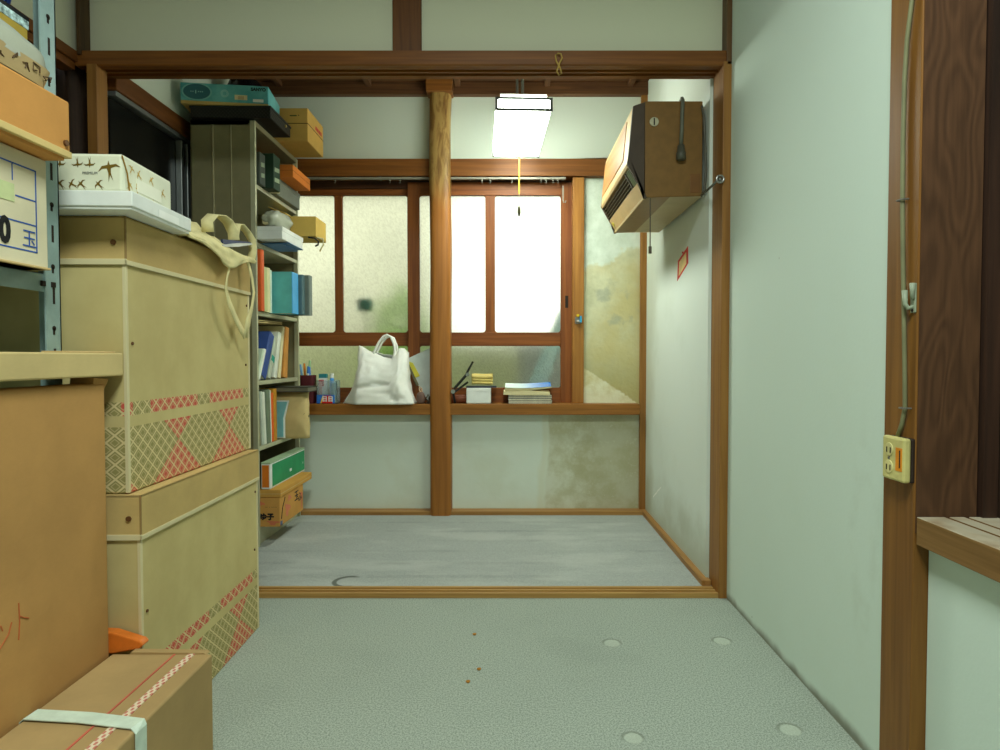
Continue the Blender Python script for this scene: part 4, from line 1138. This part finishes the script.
# ---------------------------------------------------------------- air conditioner on the right wall
AY0, AY1 = 2.312, 2.972
t = T('air_conditioner', 'old brown wall air conditioner on the right wall of the back room', 'air conditioner', (XRB - .017, AY0, 0))
x = lambda px, py: xat(px, py, AY0) - t.location.x
z = lambda py: zat(py, AY0)
A = [(0, z(196)), (x(645, 197), z(197.5)), (x(645, 102), z(101)), (0, z(101))]
BRN = paint('brown_metal', (126, 92, 46), .45, .1, .05, 30); DBR = paint('dark_brown_plastic', (74, 60, 48), .4); TANM = paint('tan_metal', (206, 176, 124), .4, .15, .03); GRYM = paint('grey_tan_metal', (176, 158, 120), .5, .05, .03)
Ln = AY1 - AY0
MB().prism(A, 'y', 0, Ln).build('casing', BRN, t, .003)
MB().box(A[1][0] - .002, -.002, .004, Ln - .004, A[0][1] - .003, A[0][1] + .002).build('bottom_panel', GRYM, t)
xf0, xf1, xf2 = x(645, 102), x(632, 106), x(628, 165)
zt_, zf0, zm, zb_ = z(102), z(106), z(164), z(197.5)
xb_ = x(646, 197)
xm = xf2 - .004
end = [(xf0, zt_), (xf1 + .004, zf0), (xf2, zm + .03), (xm, zm), (xb_ , zb_), (xf0, zb_)]
MB().prism(end, 'y', -.002, .012).build('end_cap', DBR, t, .002)
MB().prism(end, 'y', Ln - .012, Ln + .002).build('end_cap', DBR, t, .002)
# front panel: tan frame and wood-look inset
MB().prism([(xf0, zt_), (xf1 + .004, zf0), (xf2, zm + .03), (xm, zm), (xm + .02, zm), (xf0, zt_ - .02)], 'y', .012, Ln - .012).build('front_panel', TANM, t, .003)
sl = (xf2 - xf1 - .004) / (zm + .03 - zf0)
fx = lambda zz: xf1 + .004 + sl * (zz - zf0)
MB().prism([(fx(zf0 - .02) - .003, zf0 - .02), (fx(zm + .04) - .003, zm + .04), (fx(zm + .04) + .004, zm + .04), (fx(zf0 - .02) + .004, zf0 - .02)], 'y', .10, Ln - .02).build('wood_inset', wood('fake_wood', (196, 142, 84), (150, 100, 54), 'y', .4), t, .001)
# slanted lower front: louvre mouth then tan strip
dxs, dzs = xb_ - xm, zb_ - zm
def sp(k, off=0.0):   # point on the slanted face, off = distance outward
    n = Vector((dzs, -dxs)).normalized(); n = n if n.x < 0 else -n
    return (xm + dxs * k + n.x * off, zm + dzs * k + n.y * off)
MB().prism([sp(.02, -.03), sp(.55, -.03), sp(.55, -.026), sp(.02, -.026)], 'y', .012, Ln - .012).build('louvre_recess', paint('louvre_black', (34, 30, 26), .6), t)
MB().prism([sp(.55, -.04), sp(.55, 0), sp(1, 0), (xf0, zb_)], 'y', .012, Ln - .012).build('lower_strip', TANM, t, .002)
MB().prism([sp(-.0, -.03), sp(-.0, 0), sp(.08, 0), sp(.08, -.03)], 'y', .012, Ln - .012).build('upper_lip', TANM, t, .001)
for k in (.16, .25, .34, .43, .51):
    MB().prism([sp(k, -.022), sp(k + .015, -.022), sp(k + .035, -.002), sp(k + .02, -.002)], 'y', .10, Ln - .016).build('slat', paint('slat_brown', (120, 104, 76), .4), t)
v = MB()
for yy in (.03, .05, .07): v.prism([sp(.1, -.025), sp(.1, -.003), sp(.53, -.003), sp(.53, -.025)], 'y', yy, yy + .004)
v.build('vane', paint('vane_grey', (150, 160, 130), .4), t)
MB().prism([sp(.1, -.025), sp(.1, -.001), sp(.53, -.001), sp(.53, -.025)], 'y', .088, .098).build('louvre_divider', DBR, t)
MB().cyl((sp(.75, 0)[0], Ln - .05, sp(.75, 0)[1]), (sp(.75, .004)[0], Ln - .05, sp(.75, .004)[1]), .010, n=14).build('badge', paint('badge_gold', (206, 196, 80), .4, .4), t)
# knob, panel and plug on the near side
kx, kz = x(654, 122), z(122)
MB().cyl((kx, .003, kz), (kx, -.004, kz), .016, n=24).box(kx - .002, kx + .002, -.006, -.003, kz - .012, kz + .012, 1).build('knob', [paint('knob_metal', (196, 190, 160), .35, .5), INK], t)
MB().box(x(690, 185), x(700, 185), -.0015, .002, z(193), z(174)).build('access_plate', paint('brown_metal_plate', (124, 84, 44), .5, .1), t, .004)
MB().tube([(x(651, 198), .01, zb_), (x(651, 198), .01, z(250)), ], .0022, 6).cyl((x(651, 198), .01, z(246)), (x(651, 198), .01, z(253)), .006, n=10).build('pull_cord', paint('dark_cord', (90, 80, 66), .6), t)
cg = paint('grey_cable', (104, 106, 92), .5)
q = MB().tube([(x(682, 101), .02, z(101) + .002), (x(682, 101), .0, z(98.5)), (x(682, 101), -.010, z(101)), (x(681.5, 110), -.010, z(112)), (x(681, 130), -.010, z(130)), (x(680, 150), -.012, z(148))], .007, 8)
q.build('power_cord', cg, t, smooth=True)
MB().lathe([(.006, .03), (.012, .026), (.014, .004), (.017, .0), (.017, -.022), (.013, -.026)], c=(x(680, 153), -.014, z(154)), n=16).build('plug', paint('plug_grey', (82, 82, 70), .4), t, smooth=True)
# supply cable running from the air conditioner to the eye hook on the post
t = T('wall_cable', 'grey cable looping from behind the air conditioner to the post hook', 'cable', (XRB - .012, 2.30, 1.5))
o0 = Vector(t.location)
pts = [at(702, 106, 2.302) - o0, at(704, 118, 2.300) - o0, at(705, 140, 2.299) - o0, at(706, 170, 2.298) - o0, at(704.5, 190, 2.30) - o0, at(701, 196.5, 2.305) - o0]
MB().tube(pts, .0045, 8).build('cable', paint('dark_grey_cable', (92, 90, 80), .5), t, smooth=True)
pts = [at(702, 195, 2.300) - o0, at(708, 189.5, 2.24) - o0, at(714, 184, 2.172) - o0, at(718, 180, 2.168) - o0]
MB().tube(pts, .004, 8).build('cable', paint('dark_grey_cable', (92, 90, 80), .5), t, smooth=True)
t = T('screw_eye', 'metal screw eye in the opening post near the air conditioner', 'hook', tuple(at(719, 180, Y0 - .006)))
MB().tube([(.012 * math.cos(a), -.012, .012 * math.sin(a)) for a in [i * PI / 8 for i in range(16)]], .0035, 8, closed=True).cyl((0, -.010, 0), (0, .004, 0), .004).build('eye', STL, t)
MB().cyl((0, -.001, 0), (0, .001, 0), .010, n=14).build('washer', STL, t)
# paper charm
t = T('paper_charm', 'red and yellow paper charm pinned to the right back wall', 'charm', tuple(atx(683, 265, XRB + .0005)), (0, 0, 0))
c = [(.085, -.056), (.075, .028), (-.075, .064), (-.08, -.004)]
MB().prism(c, 'x', -.0015, .0).build('red_paper', paint('charm_red', (206, 60, 52), .7), t)
MB().prism([(a * .68, b * .68) for a, b in c], 'x', -.0022, -.0014).build('yellow_paper', paint('charm_yellow', (226, 200, 140), .7), t)
MB().cyl((-.005, -.004, .05), (0, -.004, .05), .004, n=10).build('pin', INKR, t)

# ---------------------------------------------------------------- fluorescent lamp of the back room
LY0, LY1 = 2.57, 3.15
zl = zat(110.5, LY0)
lx = (xat(524, 110, LY0) + xat(516, 155, LY1)) / 2; yaw = math.atan2(xat(524, 110, LY0) - xat(516, 155, LY1), LY1 - LY0)
t = T('fluorescent_lamp', 'glowing ceiling fluorescent lamp in the back room', 'lamp', (lx, (LY0 + LY1) / 2, zl), yaw)
def emis(name, col, k):
    m = bpy.data.materials.new(name); m.use_nodes = True; b = m.node_tree.nodes['Principled BSDF']
    b.inputs['Base Color'].default_value = (.9, .9, .9, 1); b.inputs['Emission Color'].default_value = (*col, 1); b.inputs['Emission Strength'].default_value = k; return m
LAMPK = 33.0
hl = (LY1 - LY0) / 2
DIFF = emis('lamp_diffuser', (.92, 1.0, .86), LAMPK)
MB().prism([(-.108, .0), (.108, .0), (.112, .036), (.09, .048), (-.09, .048), (-.112, .036)], 'y', -hl, hl).build('diffuser', DIFF, t, .003)
for s in (-1, 1):
    f = MB(); y_ = s * (hl + .003)
    f.box(-.114, .114, y_ - .004, y_ + .004, .042, .050).box(-.114, -.104, y_ - .004, y_ + .004, .0, .05).box(.104, .114, y_ - .004, y_ + .004, .0, .05).box(-.114, .114, y_ - .004, y_ + .004, -.002, .007)
    f.build('end_frame', paint('lamp_frame_grey', (74, 80, 82), .6), t)
MB().box(-.095, .095, -hl + .02, hl - .02, .048, .075).build('reflector', paint('lamp_white', (226, 230, 224), .5), t, .004)
for yy in (-.2, .2): MB().cyl((0, yy, .074), (0, yy, ZC - zl + .002), .006, n=10).build('hanger_rod', paint('lamp_grey', (110, 116, 116), .5), t)
MB().box(-.06, .06, -.25, .25, ZC - zl - .02, ZC - zl + .001).build('ceiling_base', WHITE, t, .003)
yk = 2.90
q = MB(); xk = xat(519.5, 180, yk) - lx
z0_, z1_ = zat(194, yk) - zl, zat(216, yk) - zl
MB().cyl((xk, yk - t.location.y, 0.01), (xk, yk - t.location.y, z0_), .0035, n=8).build('pull_cord', paint('yellow_cord', (206, 180, 70), .6), t)
MB().cyl((xk, yk - t.location.y, z0_), (xk, yk - t.location.y, zat(206, yk) - zl), .0012, n=6).build('thread', CREAM, t)
MB().lathe([(.002, .0), (.006, -.008), (.007, -.03), (.003, -.046)], c=(xk, yk - t.location.y, zat(206, yk) - zl), n=12).build('cord_weight', paint('dark_green_weight', (60, 62, 34), .4), t, smooth=True)

# ---------------------------------------------------------------- near right post: socket, cable, hook
t = T('socket_box', 'yellowed double socket box on the near right post', 'socket', (XP, 1.170, zat(458.5, 1.17)))
IV = paint('yellowed_plastic', (208, 198, 130), .4); hz = .040; dy = .033
MB().box(-.006, .002, -dy, dy, -hz, hz).build('base', paint('dark_base', (48, 36, 30), .5), t, .003)
MB().box(-.020, -.006, -dy, dy, -hz, hz).build('cover', IV, t, .004)
for zz in (.016, -.016):
    MB().cyl((-.0215, .010, zz), (-.018, .010, zz), .0125, n=20).build('socket_face', paint('ivory_face', (218, 208, 146), .4), t, .001)
    MB().box(-.0225, -.021, .003, .005, zz - .006, zz + .004).box(-.0225, -.021, .014, .016, zz - .006, zz + .004).build('pin_slot', DARK, t)
MB().cyl((-.0215, .01, 0), (-.019, .01, 0), .003, n=10).build('screw', STL, t)
MB().box(-.0206, -.019, -.029, -.010, -.020, .022).build('sticker', paint('orange_sticker', (226, 140, 34), .5), t)
MB().box(-.0210, -.0203, -.024, -.021, -.014, .018).build('sticker_text', INK, t)
t = T('socket_cable', 'olive grey cable running down the near right post to the socket box', 'cable', (XP, 1.18, 1.2))
o0 = Vector(t.location)
pts = [(XP - .006, atx(px, py, XP - .006).y, atx(px, py, XP - .006).z) for px, py in ((914, -40), (912, 0), (907, 40), (904.5, 80), (903, 140), (902.5, 200), (903, 260), (904, 320), (904.8, 380), (905, 408), (902, 424), (896.5, 440))]
MB().tube([Vector(p) - o0 for p in pts], .0040, 8).build('cable', paint('olive_cable', (124, 124, 92), .5), t, smooth=True)
q = MB()
for i in (9, 5):
    p = Vector(pts[i]) - o0; q.tube([(p.x + .007, p.y - .009, p.z), (p.x - .006, p.y - .006, p.z), (p.x - .007, p.y + .006, p.z), (p.x + .007, p.y + .009, p.z)], .0016, 6)
q.build('cable_staple', STL, t)
t = T('coat_hook', 'small grey double hook on the near right post', 'hook', (xat(913, 298, YP0), YP0, zat(298, YP0)))
HK = paint('hook_grey', (150, 160, 138), .5)
t.location = (XP, 1.146, zat(298, 1.146))
q = MB().box(-.003, .0, -.007, .007, -.026, .026); q.build('plate', HK, t, .001)
MB().tube([(-.003, 0, -.016), (-.010, .002, -.018), (-.014, .004, -.010), (-.014, .006, .014)], [.004, .004, .004, .005], 8).build('prong', HK, t, smooth=True)
MB().tube([(-.003, -.003, .0), (-.006, -.004, .0), (-.007, -.005, .010), (-.007, -.005, .026)], [.004, .004, .004, .005], 8).build('prong', HK, t, smooth=True)
MB().cyl((-.004, 0, -.022), (-.002, 0, -.022), .003, n=8).cyl((-.004, 0, .022), (-.002, 0, .022), .003, n=8).build('screw', DARK, t)
# twine on the lintel
t = T('twine_loop', 'loop of pale twine hung on a nail in the dark lintel', 'twine', tuple(at(559, 56, Y0)))
TW = paint('twine', (190, 156, 84), .9)
MB().tube([(-.012, -.006, .0), (-.010, -.008, -.02), (.004, -.008, -.045), (.008, -.008, -.062), (.0, -.008, -.068), (-.008, -.008, -.055), (.0, -.008, -.03), (.010, -.008, -.01), (.006, -.006, .004), (-.004, -.006, .006)], .003, 6, closed=True).build('loop', TW, t, smooth=True)
MB().cyl((0, -.012, 0), (0, .01, 0), .0025, n=8).build('nail', RUST, t)
# crumbs on the carpet
for (px, py, lab) in ((474.5, 635, 'tiny ochre crumb on the carpet, farthest of the three'), (479, 670, 'tiny ochre crumb on the carpet, between the two others'), (468, 682.5, 'tiny ochre crumb on the carpet, nearest of the three')):
    p = atz(px, py, .0)
    c_ = MB().grid(lambda u, v: (.006 * math.cos(u * 2 * PI) * math.sin(v * PI), .005 * math.sin(u * 2 * PI) * math.sin(v * PI), .003 - .003 * math.cos(v * PI) + .0006 * math.sin(u * 15)), 10, 6, wrap=True).build('crumb', paint('ochre_crumb', (176, 122, 50), .9), None, loc=(p.x, p.y, 0.0))
    tag(c_, lab, 'crumb', 'crumbs on the carpet')

# ---------------------------------------------------------------- outside the window
struct(MB().box(-6, 6, YB + .12, 9, -.35, -.3).build('ground_outside', paint('outside_ground', (110, 112, 86), .9)))
def bush(lab, cx, cy, cz, rx, ry, rz, n, col, seed):
    r = random.Random(seed); m = MB()
    for i in range(n):
        d = Vector((r.gauss(0, 1), r.gauss(0, 1), r.gauss(0, 1))).normalized() * (r.random() ** .4)
        c = Vector((d.x * rx, d.y * ry, rz + d.z * rz)); e1 = Vector((r.gauss(0, 1), r.gauss(0, 1), r.gauss(0, 1))).normalized(); e2 = e1.cross(Vector((r.random(), r.random(), 1))).normalized()
        s = r.uniform(.03, .06)
        m.add([c - e1 * s, c + e2 * s * .45, c + e1 * s, c - e2 * s * .45], [(0, 1, 2, 3)])
    t = T('garden_bush', lab, 'bush', (cx, cy, cz))
    m.build('foliage', paint(col[0], col[1], .7, 0, .25, 8), t)
    MB().tube([(0, 0, 0), (.02, 0, rz * .6), (-.02, .02, rz * 1.2)], [.02, .015, .008], 8).build('stem', paint('bark', (90, 70, 50), .9), t)
LEAF = ('bush_leaf', (150, 190, 80))
bush('light green bush blurred behind the frosted pane left of the log post', xat(400, 290, 4.3), 4.3, -.3, .26, .25, .82, 1100, LEAF, 1)
bush('green bush blurred behind the left edge of the frosted window', -1.75, 4.4, -.3, .5, .25, .52, 900, ('bush_leaf_dull', (120, 140, 80)), 2)
o = MB().box(-5, -.55, 5.6, 5.8, -.3, 3.0).build('neighbour_wall', paint('pale_render', (222, 219, 204), .9, 0, .1, 2)); tag(o, 'pale plain wall of a neighbouring house blurred behind the left frosted panes', 'house wall')
struct(MB().box(-3, 3, YB + .14, YB + .9, 1.90, 1.96).build('added_eave', paint('eave_grey', (120, 112, 96), .9)))  # unseen eave, added to darken the upper window panes
o = MB().box(-3.2, 2.2, 4.9, 5.0, -.3, .98).build('garden_wall', paint('garden_block', (178, 180, 142), .9, 0, .1, 4)); tag(o, 'low grey-green block wall blurred beyond the lower frosted panes', 'garden wall')
o = MB().box(.05, 1.6, 4.0, 4.07, -.3, .93).build('grey_fence', paint('fence_grey', (150, 152, 148), .8)); tag(o, 'dark grey board fence blurred behind the lower right frosted pane', 'fence')
t = T('draped_sheet', 'pale blue sheet hanging slanted behind the lower right frosted pane', 'sheet', (.14, 3.62, -.3))
MB().grid(lambda u, v: (-.454 + u * .09 + v * .6 + .01 * math.sin(u * 9), .03 * math.sin(u * 7 + v * 2), v * 1.4), 16, 14).build('sheet', paint('sheet_blue', (190, 222, 230), .8), t, smooth=True, solid=.006)
t = T('garden_stake', 'garden stake with a teal cup on its tip behind the frosted pane', 'stake', (xat(365, 305, 3.62), 3.62, -.3))
hz_ = zat(305, 3.62) + .3
MB().cyl((0, 0, 0), (0, 0, hz_ - .03), .004, n=8).build('rod', paint('stake_pale', (190, 196, 180), .8), t)
MB().lathe([(.030, hz_ - .035), (.042, hz_ - .03), (.045, hz_ + .03), (.02, hz_ + .036)], n=16).build('cup', paint('teal_cup', (20, 110, 100), .5), t, smooth=True)

# ---------------------------------------------------------------- pieces of parts
def base(o): return o.name.split('.')[0]
def nest(kind, part, pieces):
    for r in [o for o in C.objects if base(o) == kind and o.parent is None]:
        ps = [o for o in r.children if base(o) == part]
        if not ps: continue
        for o in list(r.children):
            if base(o) in pieces: o.parent = ps[0]
for r in [o for o in C.objects if base(o) == 'clothes_carton']:
    rv = [o for o in r.children if base(o) == 'rivet']
    lid = [o for o in r.children if base(o) == 'lid'][0]; body = [o for o in r.children if base(o) == 'body'][0]
    for i, o in enumerate(rv): o.parent = lid if i == 0 else body
nest('clothes_carton', 'lid', ('lid_hem', 'lid_corner_seam')); nest('clothes_carton', 'body', ('edge_strip',))
nest('air_conditioner', 'front_panel', ('wood_inset', 'upper_lip')); nest('air_conditioner', 'louvre_recess', ('slat', 'vane', 'louvre_divider'))
nest('air_conditioner', 'casing', ('access_plate', 'knob')); nest('air_conditioner', 'power_cord', ('plug',)); nest('air_conditioner', 'lower_strip', ('badge',))
nest('fluorescent_lamp', 'pull_cord', ('thread', 'cord_weight')); nest('fluorescent_lamp', 'diffuser', ('end_frame',))
nest('socket_box', 'cover', ('socket_face', 'pin_slot', 'screw', 'sticker', 'sticker_text'))
nest('clear_case', 'label', ('label_patch', 'label_stripe', 'lettering')); nest('box_file', 'case', ('label_slot',))
nest('paper_packet', 'wrapper', ('printed_swallow', 'lettering', 'wrapper_fold', 'sticker')); nest('flat_white_box', 'lid', ('sticker',))
nest('green_shoebox', 'green_side', ('lettering',)); nest('fruit_carton', 'carton_body', ('lettering', 'printed_mark', 'printed_line', 'printed_patch'))
nest('printed_carton', 'carton_body', ('printed_frame', 'lettering', 'tape_patch')); nest('label_carton', 'carton_body', ('seam', 'lettering'))
nest('teal_box', 'box_body', ('lettering', 'sticker')); nest('strapped_carton', 'carton_body', ('red_line', 'printed_tape')); nest('tall_carton', 'carton_body', ('handwriting',))
nest('curtain_rail', 'rail', ('runner',)); nest('tote_bag', 'bag_body', ()); nest('toothpaste_tube', 'carton', ('teal_band', 'red_band'))

# ---------------------------------------------------------------- light
w = bpy.data.worlds.new('sky'); S.world = w; w.use_nodes = True
bg = w.node_tree.nodes['Background']; bg.inputs[0].default_value = (1.0, 1.0, .90, 1); bg.inputs[1].default_value = 2.3
ld = bpy.data.lights.new('room_lamp', 'AREA'); ld.shape = 'RECTANGLE'; ld.size = .5; ld.size_y = .5; ld.energy = 46; ld.color = (.89, 1.0, .91)
lo = bpy.data.objects.new('room_lamp', ld); C.objects.link(lo); lo.location = (.0, .25, 2.36)
S.view_settings.view_transform = 'Standard'; S.view_settings.look = 'None'; S.view_settings.gamma = 1; S.view_settings.use_curve_mapping = False
S.view_settings.exposure = 0.0
S.cycles.use_denoising = True; S.cycles.max_bounces = 10; S.cycles.diffuse_bounces = 5; S.cycles.transmission_bounces = 8; S.cycles.sample_clamp_indirect = 6; S.cycles.caustics_refractive = True
